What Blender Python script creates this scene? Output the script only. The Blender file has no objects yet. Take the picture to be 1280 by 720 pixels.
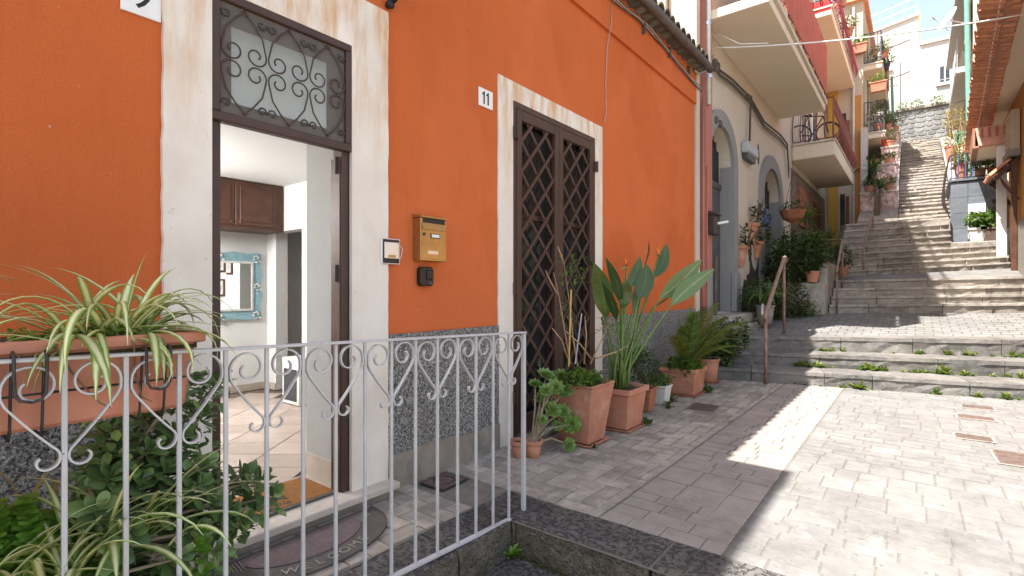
import bpy, bmesh, math, random
from mathutils import Vector, Matrix, Euler
random.seed(7)
RND = random.Random(11)
R = math.radians
S = bpy.context.scene
COL = S.collection

# ------------------------------------------------------------------ camera, sky, sun, exposure
F, CX, CY, CAMD, CAMH = 640.0, 640.0, 362.0, 2.9, 1.40
TH = math.atan((1146 - 640) / 640)
SN, CS = math.sin(TH), math.cos(TH)
cam = bpy.data.cameras.new('camera'); camo = bpy.data.objects.new('camera', cam); COL.objects.link(camo)
cam.sensor_width = 36; cam.lens = 18; cam.shift_y = 2 / 1280
cam.clip_start = .05; cam.clip_end = 1000
camo.location = (CAMD, 0, CAMH); camo.rotation_euler = (R(90), 0, TH)
S.camera = camo
SUNV = Vector((-.275, -.46, 1.0)).normalized()          # towards the sun
w = bpy.data.worlds.new('World'); S.world = w; w.use_nodes = True
sky = w.node_tree.nodes.new('ShaderNodeTexSky'); sky.sky_type = 'NISHITA'; sky.sun_disc = False
sky.sun_elevation = math.asin(SUNV.z); sky.sun_rotation = math.atan2(SUNV.x, SUNV.y)
sky.air_density = 1.0; sky.dust_density = 1.2; sky.ozone_density = 1.0
bg = w.node_tree.nodes['Background']; bg.inputs[1].default_value = .11
hs = w.node_tree.nodes.new('ShaderNodeHueSaturation'); hs.inputs['Saturation'].default_value = .85      # less blue sky, so open shade comes out warmer
wm = w.node_tree.nodes.new('ShaderNodeMix'); wm.data_type = 'RGBA'; wm.blend_type = 'MULTIPLY'; wm.inputs[0].default_value = 1; wm.inputs[7].default_value = (1.08, 1.0, .90, 1)
w.node_tree.links.new(sky.outputs[0], hs.inputs['Color']); w.node_tree.links.new(hs.outputs[0], wm.inputs[6]); w.node_tree.links.new(wm.outputs[2], bg.inputs[0])
sl = bpy.data.lights.new('sun', 'SUN'); sl.energy = 4.0; sl.angle = R(.55); sl.color = (1, .965, .91)
so = bpy.data.objects.new('sun', sl); COL.objects.link(so); so.location = (-10, -15, 40)
so.rotation_euler = (-SUNV).to_track_quat('-Z', 'Y').to_euler()
S.view_settings.view_transform = 'Standard'; S.view_settings.look = 'None'
S.view_settings.exposure = 1.93; S.view_settings.gamma = 1

# ------------------------------------------------------------------ pixel helpers (a pixel is a direction; the touched surface gives the distance)
def ray(px, py):
    r = (px - CX) / F; u = (CY - py) / F
    return Vector((-SN + r * CS, CS + r * SN, u))
def onX(px, py, x=0.0):
    a = ray(px, py); t = (x - CAMD) / a.x; return Vector((x, a.y * t, CAMH + a.z * t))
def onZ(px, py, z=0.0):
    a = ray(px, py); t = (z - CAMH) / a.z; return Vector((CAMD + a.x * t, a.y * t, z))
def onY(px, py, y):
    a = ray(px, py); t = y / a.y; return Vector((CAMD + a.x * t, y, CAMH + a.z * t))

# ------------------------------------------------------------------ materials
class Gr:
    def __init__(s, name):
        s.m = bpy.data.materials.new(name); s.m.use_nodes = True
        s.t = s.m.node_tree; s.b = s.t.nodes['Principled BSDF']; s.out = s.t.nodes['Material Output']
        s.pos = None
    def n(s, ty, ins=None, **at):
        d = s.t.nodes.new(ty)
        for k, v in at.items(): setattr(d, k, v)
        for k, v in (ins or {}).items(): s.set(d, k, v)
        return d
    def set(s, d, k, v):
        if isinstance(v, bpy.types.NodeSocket): s.t.links.new(v, d.inputs[k])
        else: d.inputs[k].default_value = v
    def P(s):
        if not s.pos: s.pos = s.n('ShaderNodeNewGeometry')
        return s.pos.outputs['Position']
    def scaled(s, v, vec=None):
        m = s.n('ShaderNodeVectorMath', {0: vec or s.P(), 1: v}, operation='MULTIPLY'); return m.outputs[0]
    def noise(s, sc, det=4, rough=.55, vec=None, dist=0):
        return s.n('ShaderNodeTexNoise', {'Vector': vec or s.P(), 'Scale': sc, 'Detail': det, 'Roughness': rough, 'Distortion': dist}).outputs['Fac']
    def voro(s, sc, vec=None, feature='F1', out='Distance', rnd=1):
        return s.n('ShaderNodeTexVoronoi', {'Vector': vec or s.P(), 'Scale': sc, 'Randomness': rnd}, feature=feature).outputs[out]
    def ramp(s, fac, *stops):
        d = s.n('ShaderNodeValToRGB', {0: fac}); e = d.color_ramp.elements
        while len(e) < len(stops): e.new(.5)
        for i, (p, c) in enumerate(stops):
            e[i].position = p
            if isinstance(c, (int, float)): c = (c, c, c)
            e[i].color = (*c, 1)
        return d.outputs[0]
    def mix(s, fac, a, b, mode='MIX'):
        d = s.n('ShaderNodeMix', data_type='RGBA', blend_type=mode)
        for k, v in ((0, fac), (6, a), (7, b)):
            if isinstance(v, tuple) and len(v) == 3: v = (*v, 1)
            s.set(d, k, v)
        return d.outputs[2]
    def math(s, op, a, b=0.0):
        d = s.n('ShaderNodeMath', {0: a, 1: b}, operation=op); return d.outputs[0]
    def rnd(s):
        o = s.n('ShaderNodeObjectInfo').outputs['Random']; i = s.n('ShaderNodeNewGeometry').outputs['Random Per Island']
        return s.math('FRACT', s.math('ADD', o, i))
    def bump(s, h, st=.3, dist=.01):
        b = s.n('ShaderNodeBump', {'Height': h, 'Strength': st, 'Distance': dist}); s.set(s.b, 'Normal', b.outputs[0])
    def done(s, col, rough=.8, metal=0, spec=.3):
        if isinstance(col, tuple): col = (*col[:3], 1)
        s.set(s.b, 'Base Color', col); s.set(s.b, 'Roughness', rough); s.set(s.b, 'Metallic', metal)
        s.set(s.b, 'Specular IOR Level', spec)
        return s.m
MAT = {}
def simple(name, c, rough=.6, metal=0, var=.18, scale=6, bst=0, bsc=60, rv=0, spec=.35):
    """base colour with soft noise mottling, optional random-per-piece shift and fine bump"""
    g = Gr(name)
    a = tuple(max(0, v * (1 - var)) for v in c); b = tuple(min(1, v * (1 + var)) for v in c)
    col = g.ramp(g.noise(scale, 5, .6), (.3, a), (.7, b))
    if rv:
        k = g.ramp(g.rnd(), (0, 1 - rv), (1, 1 + rv)); col = g.mix(1.0, col, k, 'MULTIPLY')
    if bst: g.bump(g.noise(bsc, 4, .6), bst, .01)
    MAT[name] = g.done(col, rough, metal, spec); return MAT[name]

def m_stucco(name, c, dark, chips=True, streak=0.0, bst=.45, cracks=False):
    g = Gr(name)
    big = g.noise(.9, 4, .6); mid = g.noise(7, 5, .65); fine = g.noise(150, 3, .6)
    col = g.ramp(big, (.25, dark), (.75, c))
    col = g.mix(g.math('MULTIPLY', mid, .45), col, tuple(v * .78 for v in c))
    col = g.mix(g.ramp(fine, (.3, .55), (.62, 0)), col, tuple(v * .55 for v in c))
    if streak:
        st = g.noise(3.2, 5, .6, g.scaled((6, 6, .5)))
        col = g.mix(g.ramp(st, (.52, 0), (.75, streak)), col, tuple(v * .55 for v in c))
    if cracks:
        dv_ = g.n('ShaderNodeVectorMath', {0: g.P(), 1: g.n('ShaderNodeTexNoise', {'Vector': g.P(), 'Scale': 3.0, 'Detail': 5}).outputs['Color']}, operation='ADD').outputs[0]
        ed_ = g.voro(.8, dv_, 'DISTANCE_TO_EDGE')
        kk = g.math('MULTIPLY', g.ramp(ed_, (.0, 1), (.0035, 0)), g.ramp(g.noise(1.1, 3), (.52, 0), (.60, .55)))
        col = g.mix(kk, col, tuple(v * .35 for v in c))
        col = g.mix(g.ramp(g.noise(.55, 3, .5), (.52, 0), (.56, .16)), col, tuple(min(1, v * 1.12 + .03) for v in c))
    if chips:
        v = g.noise(38, 2, .4); big2 = g.noise(1.6, 2)
        k = g.math('MULTIPLY', g.ramp(v, (.765, 0), (.775, 1)), g.ramp(big2, (.5, 0), (.6, .8)))
        col = g.mix(k, col, (.62, .58, .53))
    g.bump(g.math('ADD', g.noise(120, 4, .65), g.math('MULTIPLY', g.noise(14, 3), 1.2)), bst, .008)
    MAT[name] = g.done(col, .92, 0, .15); return MAT[name]
m_stucco('orange_stucco', (.67, .164, .050), (.51, .112, .031), True, .28, .45, True)
m_stucco('beige_plaster', (.72, .62, .50), (.62, .52, .41), True, .2)
m_stucco('white_plaster', (.58, .55, .51), (.50, .475, .44), False, .2)
m_stucco('cream_plaster', (.66, .58, .45), (.58, .49, .37), False, .3)
m_stucco('yellow_plaster', (.65, .40, .08), (.55, .33, .07), False, .2)
m_stucco('ochre_plaster', (.60, .30, .10), (.52, .25, .08), False, .2)
m_stucco('pink_paint', (.52, .22, .17), (.44, .17, .13), True, .3)
m_stucco('soffit_plaster', (.87, .75, .59), (.78, .66, .50), True, .22, .3)
m_stucco('room_white', (.80, .80, .79), (.78, .78, .77), False, 0, .06)
m_stucco('reveal_dimmed', (.58, .57, .555), (.54, .53, .52), False, 0, .08)  # room white darkened so the brightly lit reveal comes out dimmer
m_stucco('grey_paint', (.34, .325, .31), (.27, .26, .25), True, .3, .3)

def m_surround():
    g = Gr('surround_paint')
    st = g.noise(2.2, 5, .65, g.scaled((4, 4, .8)))
    col = g.ramp(g.noise(3, 4), (.3, (.68, .60, .52)), (.7, (.80, .74, .66)))
    hz = g.n('ShaderNodeSeparateXYZ', {0: g.P()}).outputs[2]
    up = g.ramp(g.math('DIVIDE', hz, 3.4), (.62, .12), (.93, 1))
    col = g.mix(g.math('MULTIPLY', g.ramp(st, (.42, 0), (.66, .95)), up), col, (.58, .33, .16))
    col = g.mix(g.ramp(g.noise(24, 4, .7), (.64, 0), (.72, .5)), col, (.5, .40, .30))
    g.bump(g.math('ADD', g.noise(60, 4, .6), g.noise(9, 3)), .25, .006)
    MAT['surround_paint'] = g.done(col, .8, 0, .25)
m_surround()
def m_speckle():
    g = Gr('speckled_roughcast')
    a = g.noise(56, 3, .75); b = g.noise(130, 2, .6)
    f = g.math('ADD', g.math('MULTIPLY', a, .65), g.math('MULTIPLY', b, .35))
    col = g.ramp(f, (.39, (.04, .038, .035)), (.46, (.15, .144, .135)), (.53, (.32, .305, .285)), (.61, (.56, .535, .50)))
    col = g.mix(g.ramp(g.noise(2.5, 3), (.5, 0), (.75, .35)), col, (.22, .19, .15))
    g.bump(f, 1.0, .035)
    MAT['speckled_roughcast'] = g.done(col, .9, 0, .2)
m_speckle()
def m_ground(name, lo, hi, moss=.35, patch=None, sc=9, bst=.35, rv=.22, spots=.0, dirt=0):
    g = Gr(name)
    col = g.ramp(g.noise(sc, 6, .65), (.28, lo), (.72, hi))
    k = g.ramp(g.rnd(), (0, 1 - rv), (1, 1 + rv)); col = g.mix(1.0, col, k, 'MULTIPLY')
    if patch:
        col = g.mix(g.ramp(g.noise(1.7, 5, .6), (.46, 0), (.62, .8)), col, patch)
    if moss:
        col = g.mix(g.ramp(g.noise(3.1, 6, .7), (.54, 0), (.70, moss)), col, (.085, .085, .035))
    if spots:
        col = g.mix(g.ramp(g.noise(22, 3, .5), (.66, 0), (.72, spots)), col, tuple(v * .3 for v in lo))
    if dirt:
        dn = g.math('MULTIPLY', g.ramp(g.noise(1.5, 7, .72), (.42, 0), (.66, 1)), g.ramp(g.noise(13, 4, .7), (.3, .25), (.65, 1)))
        col = g.mix(g.math('MULTIPLY', dn, dirt), col, tuple(v * .42 for v in lo))
        col = g.mix(g.ramp(g.noise(2.7, 6, .75, g.scaled((1.6, .7, 1))), (.57, 0), (.66, dirt * .8)), col, tuple(min(1, v * 1.25) for v in hi))
    g.bump(g.math('ADD', g.noise(55, 5, .7), g.noise(9, 3)), bst, .008)
    MAT[name] = g.done(col, .85, 0, .25); return MAT[name]
m_ground('paver_grey', (.26, .22, .178), (.46, .41, .35), .42, (.40, .35, .295), rv=.24, spots=.5, dirt=.6)
m_ground('paver_sun_dimmed', (.165, .157, .146), (.225, .216, .204), .25, (.21, .20, .188), rv=.10, spots=.6, dirt=.55)  # colour darkened to offset the full sun; shaded paving is kept lighter
m_ground('concrete_patch', (.275, .238, .203), (.355, .313, .273), .2, (.355, .315, .275), 5, .3, .05, spots=.6, dirt=.45)
m_ground('mortar', (.13, .115, .09), (.22, .20, .165), .75, None, 14)
m_ground('mortar_pale', (.11, .10, .085), (.17, .157, .138), .35, None, 14, dirt=.4)
m_ground('step_stone', (.175, .152, .128), (.42, .375, .325), .35, (.38, .34, .295), 10, 1.0, .22, spots=.75)
m_ground('low_step_stone', (.085, .077, .069), (.255, .237, .218), .4, (.21, .19, .17), 12, 1.0, .2, spots=.8, dirt=.5)
m_ground('step_edge', (.20, .19, .18), (.38, .36, .34), .2, None, 7, .7, .2, spots=.4)
m_ground('cement_skirt', (.17, .145, .115), (.33, .29, .245), .5, (.24, .20, .16), 6, .6, .05)
m_ground('dark_plaster', (.028, .024, .021), (.10, .085, .072), 0, None, 10, 1.0, 0)
m_ground('soil', (.035, .024, .015), (.09, .065, .04), .3, None, 20, 1.0, 0)
m_ground('earth', (.16, .14, .11), (.26, .23, .19), .4, None, 2, .3, 0)
m_ground('wall_stone', (.17, .17, .172), (.27, .268, .265), 0, None, 5, .5, .25)
m_ground('wall_mortar', (.22, .21, .20), (.29, .28, .27), 0, None, 5, .5, 0)
m_ground('rough_render', (.20, .18, .15), (.33, .30, .26), .2, None, 12, 1.0, 0)
m_ground('slate', (.11, .125, .145), (.19, .205, .23), 0, None, 4, .25, .16)
def m_lava():
    g = Gr('lava_stone')
    wv = g.n('ShaderNodeVectorMath', {0: g.P(), 1: (1.0, 1.0, 1.0)}, operation='MULTIPLY').outputs[0]
    pk = g.noise(34, 2, .5, wv, .6); gr = g.noise(5, 5, .65); fn = g.noise(150, 3, .6)
    col = g.ramp(gr, (.3, (.075, .068, .062)), (.7, (.15, .138, .128)))
    col = g.mix(g.ramp(pk, (.52, 0), (.60, .75)), col, (.025, .025, .026))
    col = g.mix(g.ramp(fn, (.66, 0), (.74, .3)), col, (.3, .28, .26))
    col = g.mix(g.ramp(g.noise(2.3, 5, .7), (.55, 0), (.72, .55)), col, (.16, .13, .085))
    nz_ = g.n('ShaderNodeSeparateXYZ', {0: g.n('ShaderNodeNewGeometry').outputs['True Normal']}).outputs[2]
    sidec = g.ramp(g.noise(9, 6, .7, g.scaled((1, 1, 2.2))), (.3, (.06, .05, .036)), (.7, (.17, .145, .11)))
    col = g.mix(g.ramp(nz_, (.3, 1), (.6, 0)), col, sidec)
    g.bump(g.math('SUBTRACT', g.noise(60, 4, .6), g.math('MULTIPLY', g.ramp(pk, (.48, 0), (.58, 1)), 1.4)), .9, .012)
    MAT['lava_stone'] = g.done(col, .75, 0, .35)
m_lava()
g = Gr('terracotta'); c_ = g.ramp(g.noise(7, 5, .6), (.3, (.40, .172, .105)), (.7, (.53, .24, .155)))
c_ = g.mix(1.0, c_, g.ramp(g.rnd(), (0, .88), (1, 1.12)), 'MULTIPLY')
c_ = g.mix(g.ramp(g.noise(4.5, 6, .75), (.54, 0), (.72, .5)), c_, (.62, .47, .38)); c_ = g.mix(g.ramp(g.noise(3.3, 5, .7, g.scaled((1, 1, .6))), (.56, 0), (.74, .5)), c_, (.22, .11, .07))
g.bump(g.math('ADD', g.noise(60, 4, .6), g.noise(16, 3)), .3, .006); MAT['terracotta'] = g.done(c_, .8, 0, .25)
simple('terracotta_plastic', (.50, .205, .135), .5, 0, .12, 5, .05, 30, 0)
simple('terracotta_dark', (.36, .14, .075), .8, 0, .2, 7, .25, 60, .1)
simple('white_pot', (.60, .58, .52), .6, 0, .12, 6, .1)
simple('brown_metal', (.062, .033, .026), .45, 0, .15, 5, .1, 40)
simple('old_wood', (.10, .042, .024), .5, 0, .45, 4, .2, 50)
g = Gr('rail_paint'); c_ = g.ramp(g.noise(9, 4), (.3, (.41, .405, .41)), (.7, (.49, .485, .49)))
c_ = g.mix(g.ramp(g.noise(45, 3, .6), (.69, 0), (.73, .85)), c_, (.13, .07, .045)); c_ = g.mix(g.ramp(g.noise(5, 5, .7), (.55, 0), (.75, .35)), c_, (.30, .28, .27))
g.bump(g.noise(70, 4, .6), .25, .004); MAT['rail_paint'] = g.done(c_, .45, 0, .35)
simple('rust_paint', (.23, .145, .11), .6, 0, .35, 14, .3, 60)
simple('dark_iron', (.055, .048, .045), .5, .3, .3, 14, .2)
simple('black_plastic', (.014, .014, .015), .38, 0, .1, 8)
simple('brass', (.40, .235, .085), .4, .7, .22, 5, .08)
simple('steel', (.55, .55, .56), .32, .9, .1, 5)
simple('aluminium', (.62, .62, .62), .4, .7, .1, 5)
simple('paper', (.75, .74, .70), .7, 0, .05, 8)
simple('enamel_white', (.76, .75, .72), .3, 0, .05, 7)
simple('print_black', (.018, .017, .017), .5, 0, .1, 9)
simple('marble', (.52, .45, .38), .35, 0, .22, 3.2, .08, 30)
simple('cabinet_wood', (.085, .036, .022), .4, 0, .3, 5)
simple('blue_frame', (.24, .40, .46), .6, 0, .15, 12, .1)
simple('cream_ornament', (.62, .61, .57), .6, 0, .12, 20, .3)
simple('room_tile', (.46, .37, .32), .3, 0, .16, 3, .05, 20, .14)
simple('grout', (.16, .12, .10), .9)
simple('white_laminate', (.80, .80, .79), .35, 0, .03)
simple('charcoal', (.06, .065, .075), .5)
simple('coir', (.30, .125, .032), .95, 0, .3, 60, .9, 160)
simple('rubber', (.085, .074, .066), .6, 0, .22, 9, .5, 120)
simple('rubber_pile', (.155, .115, .115), .95, 0, .22, 40, .7, 200)
simple('pale_relief', (.26, .235, .20), .6)
simple('roof_tile', (.105, .082, .068), .85, 0, .4, 9, .5, 40, .3)
simple('lichen_tile', (.17, .155, .10), .9, 0, .5, 16, .7, 40, .3)
simple('orange_tile', (.60, .27, .155), .85, 0, .3, 8, .4, 40, .28)
simple('beam_brown', (.38, .19, .12), .75, 0, .2, 6, .15)
simple('pink_edge', (.72, .40, .31), .7, 0, .1, 6, .1)
simple('red_sheet', (.40, .085, .045), .55, 0, .15, 4, .05, 30, 0)
simple('rail_red', (.20, .062, .045), .55, 0, .2, 9)
simple('rail_crimson', (.30, .05, .06), .5, 0, .2, 9)
simple('cable_grey', (.40, .38, .36), .6, 0, .2, 9)
simple('cable_dark', (.10, .08, .068), .7, 0, .3, 9)
simple('cable_white', (.72, .71, .70), .5, 0, .05)
simple('pipe_white', (.62, .60, .58), .55, 0, .2, 6, .1)
simple('door_grey', (.085, .087, .085), .55, 0, .2, 4, .15)
simple('box_grey', (.40, .43, .45), .5, 0, .08, 5)
simple('blue_sign', (.075, .115, .30), .5, 0, .2, 8)
simple('cover_rust', (.15, .105, .085), .8, .2, .3, 24, .8, 70, .1)
simple('shutter_wood', (.22, .075, .04), .6, 0, .25, 6, .1, 40, .1)
simple('brown_tile_clad', (.20, .135, .105), .6, 0, .3, 7, .2, 40, .25)
simple('green_paint', (.05, .24, .14), .5, 0, .15, 5)
simple('green_pipe', (.15, .36, .29), .5, 0, .15, 5)
simple('window_white', (.70, .70, .70), .45, 0, .04)
simple('shade_cloth', (.40, .36, .20), .8, 0, .2, 9)
simple('bike_black', (.02, .02, .022), .4)
simple('bike_yellow', (.65, .38, .03), .45)
simple('red_plastic', (.55, .03, .03), .4)
simple('blue_plastic', (.06, .16, .38), .4)
simple('dry_stem', (.36, .24, .13), .85, 0, .3, 20, .2)
simple('jade_stem', (.26, .215, .14), .85, 0, .25, 20, .3)
simple('green_stem', (.13, .20, .05), .6, 0, .2, 12)
simple('bark', (.13, .095, .065), .9, 0, .35, 18, .7)
simple('moss', (.10, .105, .03), .95, 0, .4, 20, .9)
simple('twine', (.24, .15, .08), .95, 0, .2, 40)
simple('flower_orange', (.85, .23, .02), .55, 0, .2, 20, rv=.25)
simple('yellow_cane', (.58, .36, .09), .6)
def m_terrazzo():
    g = Gr('pink_terrazzo'); v = g.voro(11, out='Color')
    bw = g.n('ShaderNodeRGBToBW', {0: v}).outputs[0]
    col = g.ramp(bw, (.15, (.42, .24, .21)), (.5, (.56, .37, .33)), (.85, (.70, .58, .54)))
    MAT['pink_terrazzo'] = g.done(col, .7)
m_terrazzo()
def m_glass(name, tint, mixf=.25, rough=.04):
    g = Gr(name); g.done(tint, rough, 0, .6)
    tr = g.n('ShaderNodeBsdfTransparent', {0: (.93, .95, .95, 1)})
    mx = g.n('ShaderNodeMixShader', {0: mixf, 1: tr.outputs[0], 2: g.b.outputs[0]})
    g.t.links.new(mx.outputs[0], g.out.inputs[0]); MAT[name] = g.m
m_glass('clear_glass', (.5, .53, .54), .18)
g = Gr('frosted_pane'); g.done((.70, .74, .74), .35, 0, .5)
tl_ = g.n('ShaderNodeBsdfTranslucent', {0: (.8, .84, .84, 1)}); mx_ = g.n('ShaderNodeMixShader', {0: .45, 1: g.b.outputs[0], 2: tl_.outputs[0]}); g.t.links.new(mx_.outputs[0], g.out.inputs[0]); MAT['frosted_pane'] = g.m
m_glass('door_glass', (.03, .032, .03), .62, .08)
m_glass('mesh_screen', (.26, .235, .21), .42, .8)
g = Gr('mirror_glass'); MAT['mirror_glass'] = g.done((.86, .87, .87), .03, 1)
g = Gr('window_dark'); MAT['window_dark'] = g.done(g.ramp(g.noise(1.5), (.3, (.02, .024, .03)), (.7, (.05, .055, .065))), .08, 0, .6)
g = Gr('curtain'); MAT['curtain'] = g.done(g.ramp(g.noise(3, 3, .5, g.scaled((6, 6, .4))), (.35, (.09, .085, .075)), (.65, (.34, .33, .30))), .9)
g = Gr('lamp_glow'); g.set(g.b, 'Emission Color', (1, .93, .82, 1)); g.set(g.b, 'Emission Strength', 12); MAT['lamp_glow'] = g.done((.8, .8, .8), .5)
def m_leaf(name, lo, hi, tip=None, trans=.3, rough=.45, spec=.4):
    g = Gr(name)
    col = g.ramp(g.rnd(), (0, lo), (.7, hi), (1, tip or hi))
    col = g.mix(g.math('MULTIPLY', g.noise(25, 3), .5), col, tuple(v * .6 for v in lo))
    g.done(col, rough, 0, spec)
    tl = g.n('ShaderNodeBsdfTranslucent', {0: g.mix(1.0, col, (1.0, 1.15, .6), 'MULTIPLY')})
    mx = g.n('ShaderNodeMixShader', {0: trans, 1: g.b.outputs[0], 2: tl.outputs[0]})
    g.t.links.new(mx.outputs[0], g.out.inputs[0]); MAT[name] = g.m
m_leaf('leaf_jade', (.085, .155, .05), (.18, .29, .095), (.30, .44, .13), .15, .28, .5)
m_leaf('leaf_clover', (.14, .29, .03), (.24, .45, .06), (.32, .52, .10), .35)
m_leaf('leaf_dark', (.022, .042, .012), (.055, .092, .025), (.10, .14, .04), .25)
m_leaf('leaf_mid', (.042, .082, .016), (.10, .17, .035), (.17, .25, .06), .3)
m_leaf('leaf_bright', (.075, .14, .02), (.16, .25, .045), (.24, .33, .07), .35)
m_leaf('leaf_weed', (.12, .17, .03), (.22, .28, .05), (.32, .34, .08), .35)
m_leaf('leaf_olive', (.08, .085, .03), (.17, .17, .06), (.26, .22, .10), .3)
m_leaf('leaf_aeonium', (.14, .24, .05), (.24, .36, .10), (.30, .42, .14), .2, .4)
m_leaf('leaf_dry', (.24, .17, .06), (.40, .31, .11), (.45, .38, .18), .3, .7)
m_leaf('leaf_cycad', (.08, .115, .018), (.15, .19, .03), (.27, .25, .04), .25, .4)
def m_strip(name, edge, mid, lo=.22, hi=.36, trans=.25, spots=None):
    g = Gr(name); uv = g.n('ShaderNodeUVMap').outputs[0]
    u = g.n('ShaderNodeSeparateXYZ', {0: uv}).outputs[0]
    dd = g.math('ABSOLUTE', g.math('SUBTRACT', u, .5))
    nz = g.math('MULTIPLY', g.math('SUBTRACT', g.noise(14, 2), .5), .12)
    col = g.ramp(g.math('ADD', dd, nz), (lo, mid), (hi, edge))
    k = g.ramp(g.rnd(), (0, .75), (1, 1.2)); col = g.mix(1.0, col, k, 'MULTIPLY')
    if spots: col = g.mix(g.ramp(g.noise(26, 4, .6), (.52, 0), (.66, .7)), col, spots)
    g.done(col, .42, 0, .4)
    tl = g.n('ShaderNodeBsdfTranslucent', {0: col})
    mx = g.n('ShaderNodeMixShader', {0: trans, 1: g.b.outputs[0], 2: tl.outputs[0]})
    g.t.links.new(mx.outputs[0], g.out.inputs[0]); MAT[name] = g.m
m_strip('leaf_spider', (.22, .33, .05), (.86, .85, .48), .13, .36, .35)
m_strip('leaf_strelitzia', (.075, .125, .042), (.14, .20, .065), .0, .06, .18)
m_strip('leaf_strelitzia_worn', (.085, .13, .035), (.14, .19, .05), .0, .06, .18, (.26, .16, .03))
m_strip('leaf_strelitzia_pale', (.21, .31, .12), (.44, .50, .28), .0, .10, .3)
m_strip('leaf_strap', (.10, .17, .05), (.14, .22, .06), .1, .3)

# ------------------------------------------------------------------ mesh builder
ORG = {}
class MB:
    def __init__(s): s.v = []; s.f = []; s.uv = {}
    def add(s, vs, fs):
        o = len(s.v); s.v += [tuple(v) for v in vs]; s.f += [tuple(i + o for i in f) for f in fs]; return o
    def box(s, x0, x1, y0, y1, z0, z1):
        if x0 > x1: x0, x1 = x1, x0
        if y0 > y1: y0, y1 = y1, y0
        if z0 > z1: z0, z1 = z1, z0
        s.add([(x0, y0, z0), (x1, y0, z0), (x1, y1, z0), (x0, y1, z0), (x0, y0, z1), (x1, y0, z1), (x1, y1, z1), (x0, y1, z1)],
              [(0, 3, 2, 1), (4, 5, 6, 7), (0, 1, 5, 4), (1, 2, 6, 5), (2, 3, 7, 6), (3, 0, 4, 7)]); return s
    def hexa(s, b, t):      # bottom 4 and top 4 corners, counter-clockwise seen from above
        s.add(list(b) + list(t), [(0, 3, 2, 1), (4, 5, 6, 7), (0, 1, 5, 4), (1, 2, 6, 5), (2, 3, 7, 6), (3, 0, 4, 7)]); return s
    def loft(s, rings, cap=True, closed=True):
        n = len(rings[0]); o = len(s.v)
        for r in rings: s.v += [tuple(p) for p in r]
        for i in range(len(rings) - 1):
            for j in range(n if closed else n - 1):
                a = o + i * n + j; b = o + i * n + (j + 1) % n
                s.f.append((a, b, b + n, a + n))
        if cap and closed:
            s.f.append(tuple(o + j for j in reversed(range(n)))); m = o + (len(rings) - 1) * n
            s.f.append(tuple(m + j for j in range(n)))
        return s
    def tube(s, pts, r, n=8, cap=True):
        pts = [Vector(p) for p in pts]; rr = r if isinstance(r, (list, tuple)) else [r] * len(pts)
        rings = []; up = None
        for i, p in enumerate(pts):
            t = (pts[min(i + 1, len(pts) - 1)] - pts[max(i - 1, 0)])
            if t.length < 1e-9: t = Vector((0, 0, 1))
            t.normalize()
            if up is None: up = t.orthogonal().normalized()
            else:
                up = up - t * up.dot(t)
                up = up.normalized() if up.length > 1e-6 else t.orthogonal().normalized()
            b = t.cross(up)
            rings.append([p + (up * math.cos(2 * math.pi * k / n) + b * math.sin(2 * math.pi * k / n)) * rr[i] for k in range(n)])
        return s.loft(rings, cap)
    def flat(s, pts, bn, wb, wt):   # rectangular bar swept along pts, bn = direction across
        pts = [Vector(p) for p in pts]; bn = Vector(bn).normalized(); rings = []
        for i, p in enumerate(pts):
            t = (pts[min(i + 1, len(pts) - 1)] - pts[max(i - 1, 0)]).normalized(); nn = bn.cross(t).normalized()
            rings.append([p + bn * wb + nn * wt, p - bn * wb + nn * wt, p - bn * wb - nn * wt, p + bn * wb - nn * wt])
        return s.loft(rings)
    def lathe(s, prof, c=(0, 0, 0), n=24, cap=True):
        return s.loft([[(c[0] + r * math.cos(2 * math.pi * k / n), c[1] + r * math.sin(2 * math.pi * k / n), c[2] + z) for k in range(n)] for r, z in prof], cap)
    def rects(s, prof, c=(0, 0, 0), rot=0):   # rectangular rings (hx, hy, z)
        cr, sr = math.cos(rot), math.sin(rot)
        return s.loft([[(c[0] + x * cr - y * sr, c[1] + x * sr + y * cr, c[2] + z) for x, y in ((-hx, -hy), (hx, -hy), (hx, hy), (-hx, hy))] for hx, hy, z in prof])
    def prism(s, poly, axis, a, b):   # poly of 2d points extruded along axis 'x' (pts are y,z), 'y' (x,z) or 'z' (x,y)
        def q(p, h): return {'x': (h, p[0], p[1]), 'y': (p[0], h, p[1]), 'z': (p[0], p[1], h)}[axis]
        return s.loft([[q(p, a) for p in poly], [q(p, b) for p in poly]])
    def strip(s, pts, wd, side, fold=.25, us=True):   # leaf strip: three vertices across, u across the blade
        n = len(pts); o = len(s.v)
        for i, p in enumerate(pts):
            p = Vector(p); t = (Vector(pts[min(i + 1, n - 1)]) - Vector(pts[max(i - 1, 0)])).normalized()
            sd = Vector(side); sd = (sd - t * sd.dot(t)); sd = sd.normalized() if sd.length > 1e-6 else t.orthogonal().normalized()
            nm = sd.cross(t)
            s.v += [tuple(p - sd * wd[i] + nm * wd[i] * fold), tuple(p), tuple(p + sd * wd[i] + nm * wd[i] * fold)]
        for i in range(n - 1):
            for j in range(2):
                a = o + i * 3 + j
                s.uv[len(s.f)] = [(j * .5, i / (n - 1)), ((j + 1) * .5, i / (n - 1)), ((j + 1) * .5, (i + 1) / (n - 1)), (j * .5, (i + 1) / (n - 1))]
                s.f.append((a, a + 1, a + 4, a + 3))
        return s
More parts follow.
